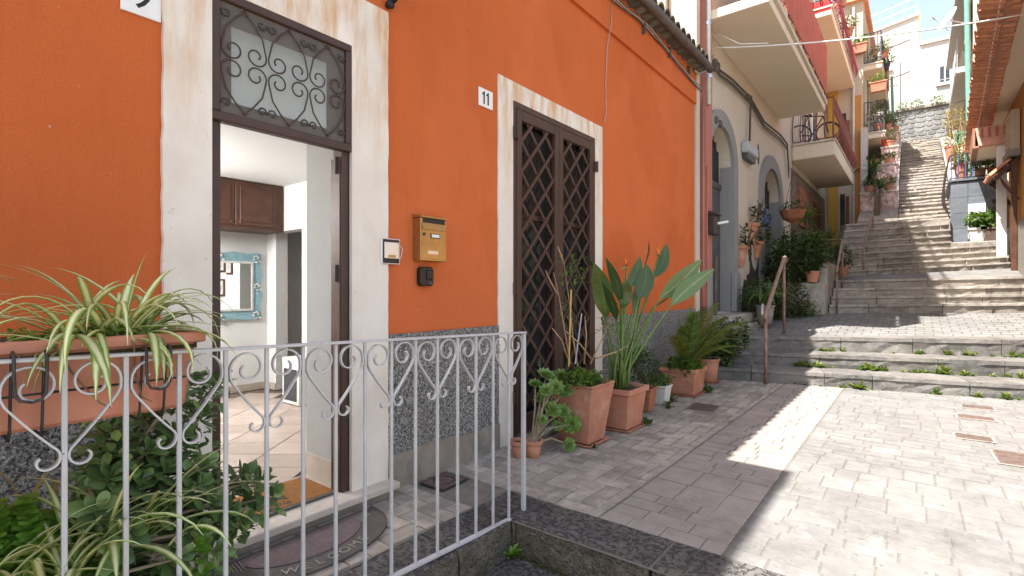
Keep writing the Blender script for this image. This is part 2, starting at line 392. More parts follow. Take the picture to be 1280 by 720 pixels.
    def leaf(s, p, d, up, L, W, curl=.12):    # oval leaf, six vertices
        p = Vector(p); d = Vector(d).normalized(); sd = d.cross(Vector(up))
        sd = sd.normalized() if sd.length > 1e-5 else d.orthogonal().normalized(); n = sd.cross(d)
        s.add([p, p + d * L * .38 + sd * W * .5 + n * L * curl * .6, p + d * L * .78 + sd * W * .42 + n * L * curl * .3, p + d * L - n * L * curl,
               p + d * L * .78 - sd * W * .42 + n * L * curl * .3, p + d * L * .38 - sd * W * .5 + n * L * curl * .6, p + d * L * .55 - n * L * .02],
              [(0, 1, 6), (1, 2, 6), (2, 3, 6), (3, 4, 6), (4, 5, 6), (5, 0, 6)])
    def build(s, name, mat, parent=None, smooth=False, bevel=0, base=None, kind=None, jit=0):
        me = bpy.data.meshes.new(name)
        o = bpy.data.objects.new(name, me); COL.objects.link(o)
        if parent is not None: org = ORG[parent.name]
        elif base is not None: org = Vector(base)
        else:
            xs = [v[0] for v in s.v]; ys = [v[1] for v in s.v]; zs = [v[2] for v in s.v]
            org = Vector(((min(xs) + max(xs)) / 2, (min(ys) + max(ys)) / 2, min(zs)))
        ORG[o.name] = org
        if parent is not None: o.parent = parent
        else: o.location = org
        me.from_pydata([(v[0] - org[0], v[1] - org[1], v[2] - org[2]) for v in s.v], [], s.f)
        if s.uv:
            uvl = me.uv_layers.new(name='UVMap')
            for fi, cs in s.uv.items():
                for li, c in zip(me.polygons[fi].loop_indices, cs): uvl.data[li].uv = c
        if bevel:
            bm = bmesh.new(); bm.from_mesh(me)
            ed = [e for e in bm.edges if len(e.link_faces) == 2 and e.calc_face_angle(0) > .6]
            bmesh.ops.bevel(bm, geom=ed, offset=bevel, segments=1, affect='EDGES', clamp_overlap=True)
            bm.to_mesh(me); bm.free()
        if smooth:
            for p in me.polygons: p.use_smooth = True
        me.materials.append(MAT[mat])
        if kind: o['kind'] = kind
        return o
def T(name, label, cat, loc=(0, 0, 0), group=None):
    o = bpy.data.objects.new(name, None); COL.objects.link(o); o.location = loc; o.empty_display_size = .1
    ORG[o.name] = Vector(loc); return tag(o, label, cat, group)
def tag(o, label, cat, group=None):
    o['label'] = label; o['category'] = cat
    if group: o['group'] = group
    return o
def ST(o): o['kind'] = 'structure'; return o
def inst(src, parent, loc, rot=(0, 0, 0), sc=(1, 1, 1), name=None, mat=None):
    """another object of the same mesh data (mesh modelled about its own origin)"""
    o = bpy.data.objects.new(name or src.name.split('.')[0], src.data if hasattr(src, 'data') else src); COL.objects.link(o)
    if parent is not None:
        o.parent = parent; o.location = Vector(loc) - ORG[parent.name]
    else: o.location = loc
    o.rotation_euler = rot; o.scale = sc; ORG[o.name] = Vector(loc); return o
def mesh_of(mb, name, mat, smooth=False, bevel=0):
    """mesh data only"""
    o = mb.build(name, mat, None, smooth, bevel, base=(0, 0, 0)); me = o.data; bpy.data.objects.remove(o); return me
def text_mesh(body, size, name, ext=.0006, space=1.0, shear=0):
    cu = bpy.data.curves.new(name, 'FONT'); cu.body = body; cu.size = size; cu.extrude = ext; cu.align_x = 'CENTER'; cu.align_y = 'CENTER'
    cu.space_character = space; cu.shear = shear; cu.resolution_u = 3
    o = bpy.data.objects.new(name, cu); COL.objects.link(o)
    dg = bpy.context.evaluated_depsgraph_get(); me = bpy.data.meshes.new_from_object(o.evaluated_get(dg))
    bpy.data.objects.remove(o); bpy.data.curves.remove(cu); return me
def text(body, size, mat, parent, loc, rot, name='lettering', sc=(1, 1, 1), **k):
    me = text_mesh(body, size, name, **k); me.materials.clear(); me.materials.append(MAT[mat])
    return inst(me, parent, loc, rot, sc, name)
FACE_STREET = (R(90), 0, R(90))     # text on a wall that faces +x
U = RND.uniform

# ================================================================== GROUND
def sheet(name, quad, mat, **k):
    b = MB(); b.add(quad, [(0, 1, 2, 3)]); return b.build(name, mat, **k)
ST(sheet('ground', [(-150, -150, -.7), (150, -150, -.7), (150, 260, -.7), (-150, 260, -.7)], 'earth'))

class Line:
    """front edge of a step: plan line and top height, both linear in x"""
    def __init__(s, pl, pr): s.l, s.r = pl, pr
    def at(s, x):
        t = (x - s.l.x) / (s.r.x - s.l.x); return Vector((x, s.l.y + (s.r.y - s.l.y) * t, s.l.z + (s.r.z - s.l.z) * t))
E0 = Line(onZ(905, 474), onZ(1277, 500))
E1 = Line(Vector((E0.l.x, E0.l.y, .185)), Vector((E0.r.x, E0.r.y, .19)))
E2 = Line(onY(931, 440, 8.98), onY(1277, 452.7, 9.78))
E3 = Line(onY(959, 420, 9.62), onY(1280, 425, 10.45))
EB = [Line(onY(1045, 391.5, 13.0), onY(1280, 391, 14.2))]     # foot of the second flight, then its four edges
for i, (a, b) in enumerate(((381, 379), (370.7, 368), (360.5, 357), (350.5, 345))):
    EB.append(Line(onY(1045, a, 13.0 + .33 * i), onY(1280, b, 14.2 + .33 * i)))
EC = [Line(onY(1054, 346, 15.3), onY(1252, 336, 16.6))]       # foot of the third flight and its nine edges
cl, cr = EC[0].l, EC[0].r
for i in range(9):
    a = onY(1056 + i, 346 - 66 * (i + 1) / 9, 15.3 + .33 * i); 
    EC.append(Line(Vector((cl.x, 15.3 + .33 * i, a.z)), Vector((cr.x, 16.6 + .33 * i, a.z + .17))))

# ---- paved street
XR = 5.3
PAVE = []      # (cx, cy, lx, ly, z, kind)
def put(x0, x1, y0, y1, rx0, rx1, ry0, ry1, kind, gap=.009):
    x0, x1, y0, y1 = max(x0, rx0), min(x1, rx1), max(y0, ry0), min(y1, ry1)
    if x1 - x0 < .045 or y1 - y0 < .045: return
    PAVE.append(((x0 + x1) / 2, (y0 + y1) / 2, x1 - x0 - gap, y1 - y0 - gap, 0, kind))
BW = .128
def herring(rx0, rx1, ry0, ry1, kind, ymax=None):
    for i in range(-3, int((rx1 - rx0) / BW) + 3):
        for j in range(-3, int((ry1 - ry0) / BW) + 3):
            k = (i - j) % 4; x = rx0 + i * BW; y = ry0 + j * BW
            top = ry1 if ymax is None else min(ry1, ymax(x))
            if k == 0: put(x, x + 2 * BW, y, y + BW, rx0, rx1, ry0, top, kind)
            if k == 3: put(x, x + BW, y, y + 2 * BW, rx0, rx1, ry0, top, kind)
stepy = lambda x: E0.at(x).y - .01
herring(.005, 1.36, 2.80, 8.6, 'g', stepy)
herring(.005, .66, -.9, 2.44, 'g')
# running courses on the sunny side in the sun-dimmed colour, long side across the lane, then along it
y = 2.80
while y < 9.4:
    band = 0 if (y < 3.9 or 5.0 < y < 6.2 or y > 7.4) else 1
    h = U(.112, .15) if band == 0 else U(.19, .30)
    x = 2.10 - U(0, .18)
    x = 2.10
    first = True
    while x < XR:
        l = (U(.22, .29) if band == 0 else U(.15, .21))
        if first: l *= U(.45, 1); first = False
        put(x, x + l, y, y + h, 2.10, XR, 2.80, stepy(x) , 'p', RND.choice((.002, .003, .004, .006)))
        x += l
    y += h
# worn concrete strip between the two with a few slab joints
y = 2.80
while y < 8.9:
    big = 3.3 < y < 3.9
    h = U(.30, .52) if big else U(.12, .15); x = 1.37
    while x < 2.08:
        l = min(U(.22, .42) if big else U(.16, .29), 2.09 - x)
        if 2.09 - (x + l) < .1: l = 2.09 - x
        put(x, x + l, y, y + h, 1.37, 2.09, 2.80, stepy(x), 'c', RND.choice((.0015, .003, .005))); x += l
    y += h
st = ST((lambda b: (b.add([(1.365, 2.44, -.0035), (XR, 2.44, -.0035), (XR, 9.7, -.0035), (1.365, 8.9, -.0035)], [(0, 1, 2, 3)]),
                    b.add([(0, 2.6, -.6), (XR, 2.6, -.6), (XR, 2.6, -.01), (0, 2.6, -.01)], [(0, 1, 2, 3)]), b)[2])(MB()).build('street', 'mortar_pale'))
sheet('mortar_bed', [(0, 2.44, -.008), (1.364, 2.44, -.008), (1.364, 8.9, -.008), (0, 8.6, -.008)], 'mortar', parent=st)
tr = ST(MB().box(0, .66, -3.5, 2.44, -.7, -.008).build('terrace', 'mortar'))
def paver_mesh(kind):
    b = MB(); e = .006
    b.loft([[(-.5, -.5, -.03), (.5, -.5, -.03), (.5, .5, -.03), (-.5, .5, -.03)], [(-.5, -.5, -.005), (.5, -.5, -.005), (.5, .5, -.005), (-.5, .5, -.005)],
            [(-.475, -.46, 0), (.475, -.46, 0), (.475, .46, 0), (-.475, .46, 0)]])
    return mesh_of(b, 'paver', {'g': 'paver_grey', 'p': 'paver_sun_dimmed', 'c': 'concrete_patch'}[kind])
PM = {k: paver_mesh(k) for k in 'gpc'}
PAVE.sort(key=lambda p: (p[0] - CAMD) ** 2 + p[1] ** 2)
rest = {k: MB() for k in 'gpc'}
vis = lambda p: p[1] > .2
cnt = 0
for p in PAVE:
    cx_, cy_, lx, ly, _, k = p
    par = tr if (cx_ < .67 and cy_ < 2.45) else st
    z = U(-.004, .002) * (1 if k == 'g' else .6)
    if cnt < 298 and vis(p):
        inst(PM[k], par, (cx_, cy_, z), (U(-.008, .008), U(-.008, .008), U(-.012, .012)) if k == 'g' else (0, 0, 0), (lx, ly, 1), 'paver'); cnt += 1
    else:
        hx, hy = lx / 2, ly / 2
        rest[k].loft([[(cx_ - hx, cy_ - hy, -.03), (cx_ + hx, cy_ - hy, -.03), (cx_ + hx, cy_ + hy, -.03), (cx_ - hx, cy_ + hy, -.03)],
                      [(cx_ - hx + .006, cy_ - hy + .006, z), (cx_ + hx - .006, cy_ - hy + .006, z), (cx_ + hx - .006, cy_ + hy - .006, z), (cx_ - hx + .006, cy_ + hy - .006, z)]])
for k, n in (('g', 'paver_grey'), ('p', 'paver_sun_dimmed'), ('c', 'concrete_patch')):
    if rest[k].v: rest[k].build('pavers', n, st, kind='stuff')

# ---- dressed blocks
def rough(b, L, Dp, H, jit, seed, nl=None, nose=.022):
    """block along +x from 0..L, depth +y 0..Dp, height 0..H with uneven faces; returns vertex list placed by caller"""
    r = random.Random(seed); nl = nl or max(2, int(L / .14)); nd = 2; hs_ = (0, .45, .74, .80, 1.0); nh = 4; o = len(b.v); idx = {}
    def vid(i, j, k):
        if (i, j, k) not in idx:
            q = jit if 0 < i < nl else jit * .5
            x = L * i / nl; y = Dp * j / nd; z = H * hs_[k]
            if k == nh: z += r.uniform(-q, q) * .5
            if j == 0: y += r.uniform(-q, q) * (1 if k < 3 else .5) + ((nose if k < 3 else 0) + (.008 if k == nh else 0))
            b.v.append((x, y, z)); idx[(i, j, k)] = len(b.v) - 1
        return idx[(i, j, k)]
    for i in range(nl):
        for j in range(nd):
            b.f.append((vid(i, j, nh), vid(i + 1, j, nh), vid(i + 1, j + 1, nh), vid(i, j + 1, nh)))
        for k in range(nh):
            b.f.append((vid(i, 0, k), vid(i + 1, 0, k), vid(i + 1, 0, k + 1), vid(i, 0, k + 1)))
            b.f.append((vid(i + 1, nd, k), vid(i, nd, k), vid(i, nd, k + 1), vid(i + 1, nd, k + 1)))
    for j in range(nd):
        for k in range(nh):
            b.f.append((vid(0, j + 1, k), vid(0, j, k), vid(0, j, k + 1), vid(0, j + 1, k + 1)))
            b.f.append((vid(nl, j, k), vid(nl, j + 1, k), vid(nl, j + 1, k + 1), vid(nl, j, k + 1)))
    return o
SEED = [100]
def block_row(parent, line, x0, x1, depth, h0, lens, mat, jit=.009, name='stone_block', gap=.008):
    """blocks along a step edge; h0(x) is the height of the foot"""
    x = x0
    while x < x1 - .02:
        l = RND.uniform(*lens)
        if x1 - (x + l) < lens[0] * .5: l = x1 - x
        a, c = line.at(x), line.at(x + l - gap); ang = math.atan2(c.y - a.y, c.x - a.x); L = math.hypot(c.x - a.x, c.y - a.y)
        za = h0(x); b = MB(); SEED[0] += 1; H = a.z - za
        rough(b, L, depth, H, jit, SEED[0], None, .014 if mat == 'low_step_stone' else .03); ca, sa = math.cos(ang), math.sin(ang); tz = (c.z - a.z) / L; off = U(-.01, .01) if mat == 'low_step_stone' else U(-.03, .03); H += U(-.008, .004) if mat == 'low_step_stone' else U(-.02, .008)
        b.v = [(a.x + vx * ca - (vy + off) * sa, a.y + vx * sa + (vy + off) * ca, za + vz + vx * tz) for vx, vy, vz in b.v]
        b.build(name, mat, parent); x += l

def slab(name, la, lb, x0, x1, mat, dz=0, nx=6, ny=4, thick=None):
    """paved surface between two step lines"""
    b = MB(); g = []
    for i in range(nx + 1):
        x = x0 + (x1 - x0) * i / nx; p, q = la.at(x), lb.at(x)
        g.append([p.lerp(q, j / ny) + Vector((0, 0, dz)) for j in range(ny + 1)])
    o = len(b.v)
    for r_ in g: b.v += [tuple(p) for p in r_]
    for i in range(nx):
        for j in range(ny):
            a = o + i * (ny + 1) + j; b.f.append((a, a + ny + 1, a + ny + 2, a + 1))
    return b.build(name, mat)
steps = T('stone_steps', '', '', (2.6, 8.3, 0)); del steps['label'], steps['category']; ST(steps)
block_row(steps, E1, .30, XR, .78, lambda x: -.06, (.55, 1.15), 'low_step_stone', .012)
block_row(steps, E2, .42, XR, .80, lambda x: E1.at(x).z - .06, (.6, 1.5), 'low_step_stone', .012)
block_row(steps, E3, .55, XR, .55, lambda x: E2.at(x).z - .06, (.8, 1.7), 'low_step_stone', .012)
landing = ST(slab('landing', Line(E3.l + Vector((0, .5, -.004)), E3.r + Vector((0, .5, -.004))), EB[0], -.1, XR, 'mortar_pale', -.012))
def pave_between(la, lb, x0, x1, lx, ly, parent, mat, dz=0):
    b = MB(); n = int((lb.at(2.5).y - la.at(2.5).y) / ly)
    for j in range(n):
        x = x0 + (lx * .5 if j % 2 else 0)
        while x < x1:
            P4 = []
            for (xx, tt) in ((x + .008, (j + .05) / n), (x + lx - .008, (j + .05) / n), (x + lx - .008, (j + .95) / n), (x + .008, (j + .95) / n)):
                P4.append(la.at(xx).lerp(lb.at(xx), tt) + Vector((0, 0, dz)))
            zj = U(-.002, .002)
            b.hexa([p - Vector((0, 0, .02)) for p in P4], [p + Vector((0, 0, zj)) for p in P4]); x += lx
    return b.build('pavers', mat, parent, kind='stuff')
pave_between(Line(E3.l + Vector((0, .55, 0)), E3.r + Vector((0, .55, 0))), EB[0], 0, XR, .24, .2, landing, 'paver_sun_dimmed')
flight = T('stone_steps', '', '', (3.0, 13, .9)); del flight['label'], flight['category']; ST(flight)
for i in range(1, 5):
    block_row(flight, EB[i], 1.42, XR, .42, lambda x, i=i: EB[i - 1].at(x).z - .05, (.5, 1.3), 'step_stone', .012)
lan2 = ST(slab('upper_landing', Line(EB[4].l + Vector((0, .36, -.004)), EB[4].r + Vector((0, .36, -.004))), EC[0], 1.3, XR, 'paver_sun_dimmed'))
flight2 = T('stone_steps', '', '', (3.0, 15.5, 1.8)); del flight2['label'], flight2['category']; ST(flight2)
for i in range(1, 10):
    xr = 4.62 if i <= 4 else 3.62
    xl = 1.26
    block_row(flight2, EC[i], xl, xr, .42, lambda x, i=i: EC[i - 1].at(x).z - .05, (.35, 1.0), 'step_stone', .013)
ZC = EC[9].at(2.5).z
# third landing and the long narrow stair to the top
D0, D1, ZD0, ZD1, ND = 19.4, 32.6, ZC + .02, 8.75, 30
lan3 = ST(MB().hexa([(1.3, 18.2, 1), (3.63, 18.6, 1), (3.63, 20.2, 1), (1.3, 20.2, 1)], [(1.3, 18.25, ZC - .01), (3.63, 18.8, ZC - .01), (3.63, 20.2, ZC), (1.3, 20.2, ZC)]).build('stair_landing', 'step_stone'))
long_st = T('long_stair', '', '', (3, D0, ZD0)); del long_st['label'], long_st['category']; ST(long_st)
def dx(t): return 2.46 - .16 * t, 3.76 - .02 * t
for i in range(ND):
    t = i / ND; y0 = D0 + (D1 - D0) * t; y1 = y0 + (D1 - D0) / ND + .12; z1 = ZD0 + (ZD1 - ZD0) * (i + 1) / ND; xa, xb = dx(t)
    cuts = [xa] + sorted(xa + (xb - xa) * U(.25, .75) for _ in range(RND.choice((1, 2)))) + [xb]
    for ca_, cb_2 in zip(cuts, cuts[1:]):
        if cb_2 - ca_ < .08: continue
        b = MB(); SEED[0] += 1; zo, yo, tl_y = U(-.022, .012), U(-.04, .04), U(-.04, .04)
        rough(b, cb_2 - ca_ - .008, y1 - y0, .26, .010, SEED[0], 4, U(.02, .06)); b.v = [(ca_ + v[0], y0 + yo + v[1] + tl_y * v[0] + .03 * math.sin(i * 2.1 + (ca_ + v[0]) * 2), z1 - .26 + v[2] + zo + U(-.006, .006)) for v in b.v]
        b.build('stone_block', 'step_stone', long_st)
MB().hexa([(2.3, D0 + .2, 1), (3.76, D0 + .2, 1), (3.74, D1 + 3.5, 1), (2.3, D1 + 3.5, 1)], [(2.3, D0 + .2, ZD0 - .05), (3.76, D0 + .2, ZD0 - .05), (3.74, D1, ZD1 - .1), (2.3, D1, ZD1 - .1)]).build('stair_core', 'step_stone', long_st)
ST(MB().hexa([(-9, D1, 5), (14, D1, 5), (14, 37, 5), (-9, 37, 5)], [(-9, D1 + .3, ZD1 - .02), (14, D1 + .3, ZD1 - .02), (14, 37, ZD1), (-9, 37, ZD1)]).build('upper_terrace', 'step_stone'))
# hillside that carries it all
hb = MB()
prof = [(9.6, -.5), (11.2, .3), (14.0, .55), (15.4, 1.2), (18.6, 2.7), (20, 3.0), (24.7, 4.6), (33, 7.9), (37, 8.2), (60, 12)]
for (ya, za), (yb, zb) in zip(prof, prof[1:]):
    hb.hexa([(1.3 if ya < 24.6 else -20, ya, -.65), (25, ya, -.65), (25, yb, -.65), (1.3 if ya < 24.6 else -20, yb, -.65)], [(1.3 if ya < 24.6 else -20, ya, za - .1), (25, ya, za - .1), (25, yb, zb - .1), (1.3 if ya < 24.6 else -20, yb, zb - .1)])
ST(hb.build('hillside', 'earth'))
ST(MB().box(-.6, 1.3, 14.2, 24.2, -.5, 1.7).build('side_passage', 'step_stone'))

# ---- lava kerbs round the terrace and the drop to the lower lane
def lava_block(parent, x0, x1, y0, y1, z0, z1, jit=.008, nx=6):
    b = MB(); SEED[0] += 1; L, Dp = x1 - x0, y1 - y0
    rough(b, L, Dp, z1 - z0, jit, SEED[0], nx, .0); b.v = [(x0 + v[0], y0 + v[1], z0 + v[2]) for v in b.v]
    return b.build('kerb_stone', 'lava_stone', parent, bevel=.012)
x = .99
for l in (.86, .78, .9, .8, 1.0):
    lava_block(st, x, x + l - .012, 2.45, 2.79, -.205, .004 + U(-.003, .003)); x += l
y = -3.4
while y < 2.3:
    l = min(U(.75, 1.05), 2.43 - y)
    b = MB(); SEED[0] += 1; rough(b, l - .01, .31, .52, .006, SEED[0], 6, .0)
    b.v = [(.985 - v[1], y + v[0], -.52 + v[2] + .002) for v in b.v]; b.f = [tuple(reversed(f)) if False else f for f in b.f]
    b.build('kerb_stone', 'lava_stone', tr, bevel=.01); y += l
lava_block(tr, .67, .985, 2.44, 2.79, -.205, .003)
low = ST(MB().box(.985, XR, 1.55, 2.45, -.7, -.212).build('lower_step', 'mortar'))
x = .99
for l in (.7, .95, .85, 1.0, .8):
    lava_block(low, x, x + l - .012, 1.60, 2.438, -.42, -.202, .007); x += l
ST(MB().box(.985, 12, -6, 1.55, -.7, -.43).build('lower_lane', 'paver_grey'))
# moss along the foot of the kerb
b = MB()
for i in range(260):
    px_ = U(.99, 1.9); q = (px_, 2.44 - abs(RND.gauss(0, .018)), -.2); s_ = U(.004, .012)
    b.leaf(q, (U(-1, 1), U(-1, .2), U(.3, 1.2)), (0, 0, 1), s_ * 2.2, s_ * 1.6)
b.build('moss', 'moss', low, kind='stuff')

# ================================================================== ORANGE HOUSE
OH = T('orange_house', 'orange stucco house with white door surrounds and grey speckled base', 'building', (0, 3, 0))
WT = .5
b = MB()
DY0, DY1, DZ0, DZ1 = 1.12, 1.96, .09, 2.98       # entrance opening
SY0, SY1, SZ1 = 3.67, 5.19, 3.13                 # lattice door opening
for y0, y1, z0, z1 in ((-6, DY0, -.6, 4.48), (DY0, DY1, -.6, DZ0 - .03), (DY0, DY1, DZ1, 4.48), (DY1, SY0, -.6, 4.48), (SY0, SY1, -.6, .03), (SY0, SY1, SZ1, 4.48), (SY1, 8.56, -.6, 4.48)):
    b.box(-WT, 0, y0, y1, z0, z1)
b.box(-WT, .035, -6, 8.56, 4.48, 5.02)
wall = b.build('wall', 'orange_stucco', OH)
MB().box(-9, -WT - .3, 5.4, 8.56, -.6, 5.0).build('rear_mass', 'orange_stucco', OH)
MB().box(-9, -4.6, -6, 5.39, -.6, 5.0).build('rear_mass', 'orange_stucco', OH)
MB().box(-9, -.05, -6, 1.05, 5.02, 7.0).build('upper_storey', 'orange_stucco', OH)
MB().box(-9, .2, -6.2, 1.15, 7.0, 7.12).build('upper_eave', 'soffit_plaster', OH)
# speckled base and cement skirting, cut round the surrounds
PT = 1.085
for y0, y1 in ((-6, .895), (2.255, 3.455), (5.365, 8.55)): MB().box(0, .022, y0, y1, .2, PT).build('plinth', 'speckled_roughcast', OH)
for y0, y1 in ((-6, .9), (2.25, 3.45), (5.37, 8.55)):
    bb = MB(); n = int((y1 - y0) / .12)
    top = [(y0 + (y1 - y0) * i / n, .24 + U(-.018, .018) + .02 * math.sin(i * .6)) for i in range(n + 1)]
    bb.prism([(y0, -.2)] + [(y1, -.2)] + top[::-1], 'x', 0, .04); bb.build('skirting', 'cement_skirt', OH)
# white painted surrounds with uneven hand-painted edges
def wob(pts_a, pts_b, n, amp):
    return [(pts_a[0] + (pts_b[0] - pts_a[0]) * i / n + U(-amp, amp) * (pts_a[1] != pts_b[1]), pts_a[1] + (pts_b[1] - pts_a[1]) * i / n + U(-amp, amp) * (pts_a[0] != pts_b[0])) for i in range(n + 1)]
def surround(y0, y1, z1, oy0, oy1, oz1, name, proud=.012, z0=0.0):
    ob = T
    bb = MB()
    bb.prism(wob((oy0, z0), (oy0, oz1), 46, .004) + [(y0, oz1), (y0, z0)], 'x', -.02, proud)
    bb.prism([(y1, z0), (y1, oz1)] + wob((oy1, oz1), (oy1, z0), 46, .003), 'x', -.02, proud)
    bb.prism([(y0, z1), (y1, z1)] + [(y1, oz1), (y0, oz1)], 'x', -.02, proud)
    # reveals into the wall
    return bb.build(name, 'surround_paint', OH)
surround(DY0, DY1, DZ1, .90, 2.25, 3.32, 'door_surround', .03, .09)
surround(SY0, SY1, SZ1, 3.46, 5.36, 3.30, 'door_surround', .012)
# marble threshold, entrance frame, transom
MB().box(-.5, .135, .93, 2.27, .045, .09).build('threshold', 'marble', OH, bevel=.006)
MB().box(0, .10, .96, 2.24, -.02, .043).build('threshold_bed', 'cement_skirt', OH)
fr = MB().box(-.10, -.002, DY0 + .001, DY0 + .055, .092, DZ1 - .002).box(-.10, -.002, DY1 - .055, DY1 - .001, .092, DZ1 - .002).box(-.10, -.002, DY0 + .055, DY1 - .055, DZ1 - .05, DZ1 - .003).build('door_frame', 'brown_metal', OH, bevel=.004)
MB().box(-.5, -.105, DY1 - .012, DY1 - .001, .1, 2.95).box(-.5, -.105, DY0 + .001, DY0 + .012, .1, 2.95).box(-.5, -.105, DY0 + .012, DY1 - .012, DZ1 - .015, DZ1 - .002).build('reveal_lining', 'reveal_dimmed', OH)
MB().box(-.49, -.105, DY1 - .024, DY1 - .013, .091, .25).build('reveal_baseboard', 'marble', OH)
MB().box(-.115, -.02, DY1 - .060, DY1 - .0555, .091, 2.25).build('door_stop', 'old_wood', OH)
for z in (.45, 1.45, 2.15): MB().tube([(-.05, DY1 - .062, z), (-.05, DY1 - .062, z + .11)], .011, 8).build('hinge', 'black_plastic', fr)
TZ0 = 2.29
tf = MB()
tf.box(-.03, .03, DY0 + .002, DY1 - .002, TZ0, TZ0 + .05).box(-.03, .03, DY0 + .002, DY1 - .002, DZ1 - .045, DZ1 + .0)
tf.box(-.03, .03, DY0 + .002, DY0 + .042, TZ0 + .05, DZ1 - .045).box(-.03, .03, DY1 - .042, DY1 - .002, TZ0 + .05, DZ1 - .045)
tf = tf.build('transom_frame', 'brown_metal', OH, bevel=.005)
wi = MB(); a0, a1, c0, c1 = DY0 + .043, DY1 - .043, TZ0 + .051, DZ1 - .046
wi.box(-.075, -.05, a0, a0 + .085, c0, c1).box(-.075, -.05, a1 - .085, a1, c0, c1).box(-.075, -.05, a0 + .085, a1 - .085, c0, c0 + .085).box(-.075, -.05, a0 + .085, a1 - .085, c1 - .085, c1)
wi.build('window_sash', 'beam_brown' if False else 'brown_metal', tf)
MB().box(-.064, -.060, a0 + .08, a1 - .08, c0 + .08, c1 - .08).build('pane', 'frosted_pane', tf)
bb = MB(); bb.add([(.006, a0, c0), (.006, a1, c0), (.006, a1, c1), (.006, a0, c1)], [(0, 1, 2, 3)]); bb.build('insect_screen', 'mesh_screen', tf)
def spiral(c, r0, r1, a0_, a1_, n=18):
    return [(c[0] + (r0 + (r1 - r0) * (i / n) ** 1.2) * math.cos(R(a0_ + (a1_ - a0_) * i / n)), c[1] + (r0 + (r1 - r0) * (i / n) ** 1.2) * math.sin(R(a0_ + (a1_ - a0_) * i / n))) for i in range(n + 1)]
def half_heart(w_, hh):
    """half heart from the upper curl round the loop down to the point: u 0..w_, v 0..-hh"""
    r = w_ * .47; c = (w_ * .52, -r)
    p = list(reversed(spiral(c, r, r * .30, 0, 395, 26)))
    return p + [(w_ * .97, -r * 1.35), (w_ * .80, -hh * .60), (w_ * .42, -hh * .83), (w_ * .12, -hh * .96), (.0, -hh * 1.04)]
gw, gh = (a1 - a0) / 6, (c1 - c0) / 2
for cyc in range(3):
    for sv in (1, -1):
        cy0 = a0 + gw * (1 + 2 * cyc); cz0 = (c0 + c1) / 2
        for su in (1, -1):
            pts = [(.019, cy0 + su * u, cz0 - sv * .0 + sv * v) for u, v in half_heart(gw * .96, gh * .92)]
            MB().tube(pts, .0048, 6).build('scroll', 'brown_metal', tf, smooth=True)
            # fillers on the transom edge
            pts = [(.019, cy0 + su * (gw * (.98) - u), cz0 - sv * (gh * .98) - sv * (-v)) for u, v in spiral((gw * .22, .05), gw * .2, gw * .08, 200, -120, 12)]
            MB().tube(pts, .005, 6).build('scroll', 'dark_iron', tf, smooth=True)

# ---- lattice double door 11
LD = MB(); fz0 = .045
LD.box(-.05, .0105, SY0 + .002, SY0 + .05, fz0, SZ1 - .003).box(-.05, .0105, SY1 - .05, SY1 - .002, fz0, SZ1 - .003).box(-.05, .0105, SY0 + .05, SY1 - .05, SZ1 - .055, SZ1 - .003)
LD = LD.build('lattice_door_frame', 'brown_metal', OH, bevel=.004)
MB().box(-.3, .16, SY0 - .06, SY1 + .06, -.02, .042).build('door_step', 'cement_skirt', OH, bevel=.008)
mid = (SY0 + SY1) / 2
def clipseg(p, d, x0, x1, z0, z1):
    t0, t1 = -9e9, 9e9
    for o, dd, lo, hi in ((p[0], d[0], x0, x1), (p[1], d[1], z0, z1)):
        ta, tb = (lo - o) / dd, (hi - o) / dd
        if ta > tb: ta, tb = tb, ta
        t0, t1 = max(t0, ta), min(t1, tb)
    return (t0, t1) if t1 - t0 > .05 else None
for y0, y1 in ((SY0 + .052, mid - .003), (mid + .003, SY1 - .052)):
    zb, zt = .07, SZ1 - .06; sw = .075
    lf = MB().box(-.035, .02, y0, y0 + sw, zb, zt).box(-.035, .02, y1 - sw, y1, zb, zt).box(-.035, .018, y0 + sw, y1 - sw, zt - sw * 1.3, zt).box(-.035, .018, y0 + sw, y1 - sw, zb, zb + .16)
    lf = lf.build('lattice_leaf', 'brown_metal', OH, bevel=.006)
    ix0, ix1, iz0, iz1 = y0 + sw, y1 - sw, zb + .16, zt - sw * 1.3
    W_ = ix1 - ix0; dv = W_ * .86
    for sg in (1, -1):
        k = -10
        for k in range(-3, 16):
            p = ((ix0 if sg > 0 else ix1), iz0 + k * .285 - .3); d = (sg * 1.0, 1.08)
            cs = clipseg(p, d, ix0, ix1, iz0, iz1)
            if not cs: continue
            q0 = Vector((0, p[0] + d[0] * cs[0], p[1] + d[1] * cs[0])); q1 = Vector((0, p[0] + d[0] * cs[1], p[1] + d[1] * cs[1]))
            xo = .004 if sg > 0 else -.006
            q0.x = q1.x = xo
            MB().flat([q0, q1], (1, 0, 0), .0045, .0165).build('slat', 'brown_metal', lf)
    MB().box(-.075, -.070, y0 + .01, y1 - .01, zb, zt).build('pane', 'door_glass', lf)
    MB().box(-.068, -.045, y0 + sw - .01, y0 + sw + .02, zb, zt).box(-.068, -.045, y1 - sw - .02, y1 - sw + .01, zb, zt).box(-.068, -.045, y0 + sw + .02, y1 - sw - .02, 2.08, 2.13).build('glazing_bar', 'brown_metal', lf)
    cb = MB(); n = 22
    pr = [(-.13 + .018 * math.sin(i * 1.9) , y0 + (y1 - y0) * i / n) for i in range(n + 1)]
    cb.loft([[(p[0], p[1], .3) for p in pr], [(p[0], p[1], zt - .1) for p in pr]], False, False); cb.build('curtain', 'curtain', lf)
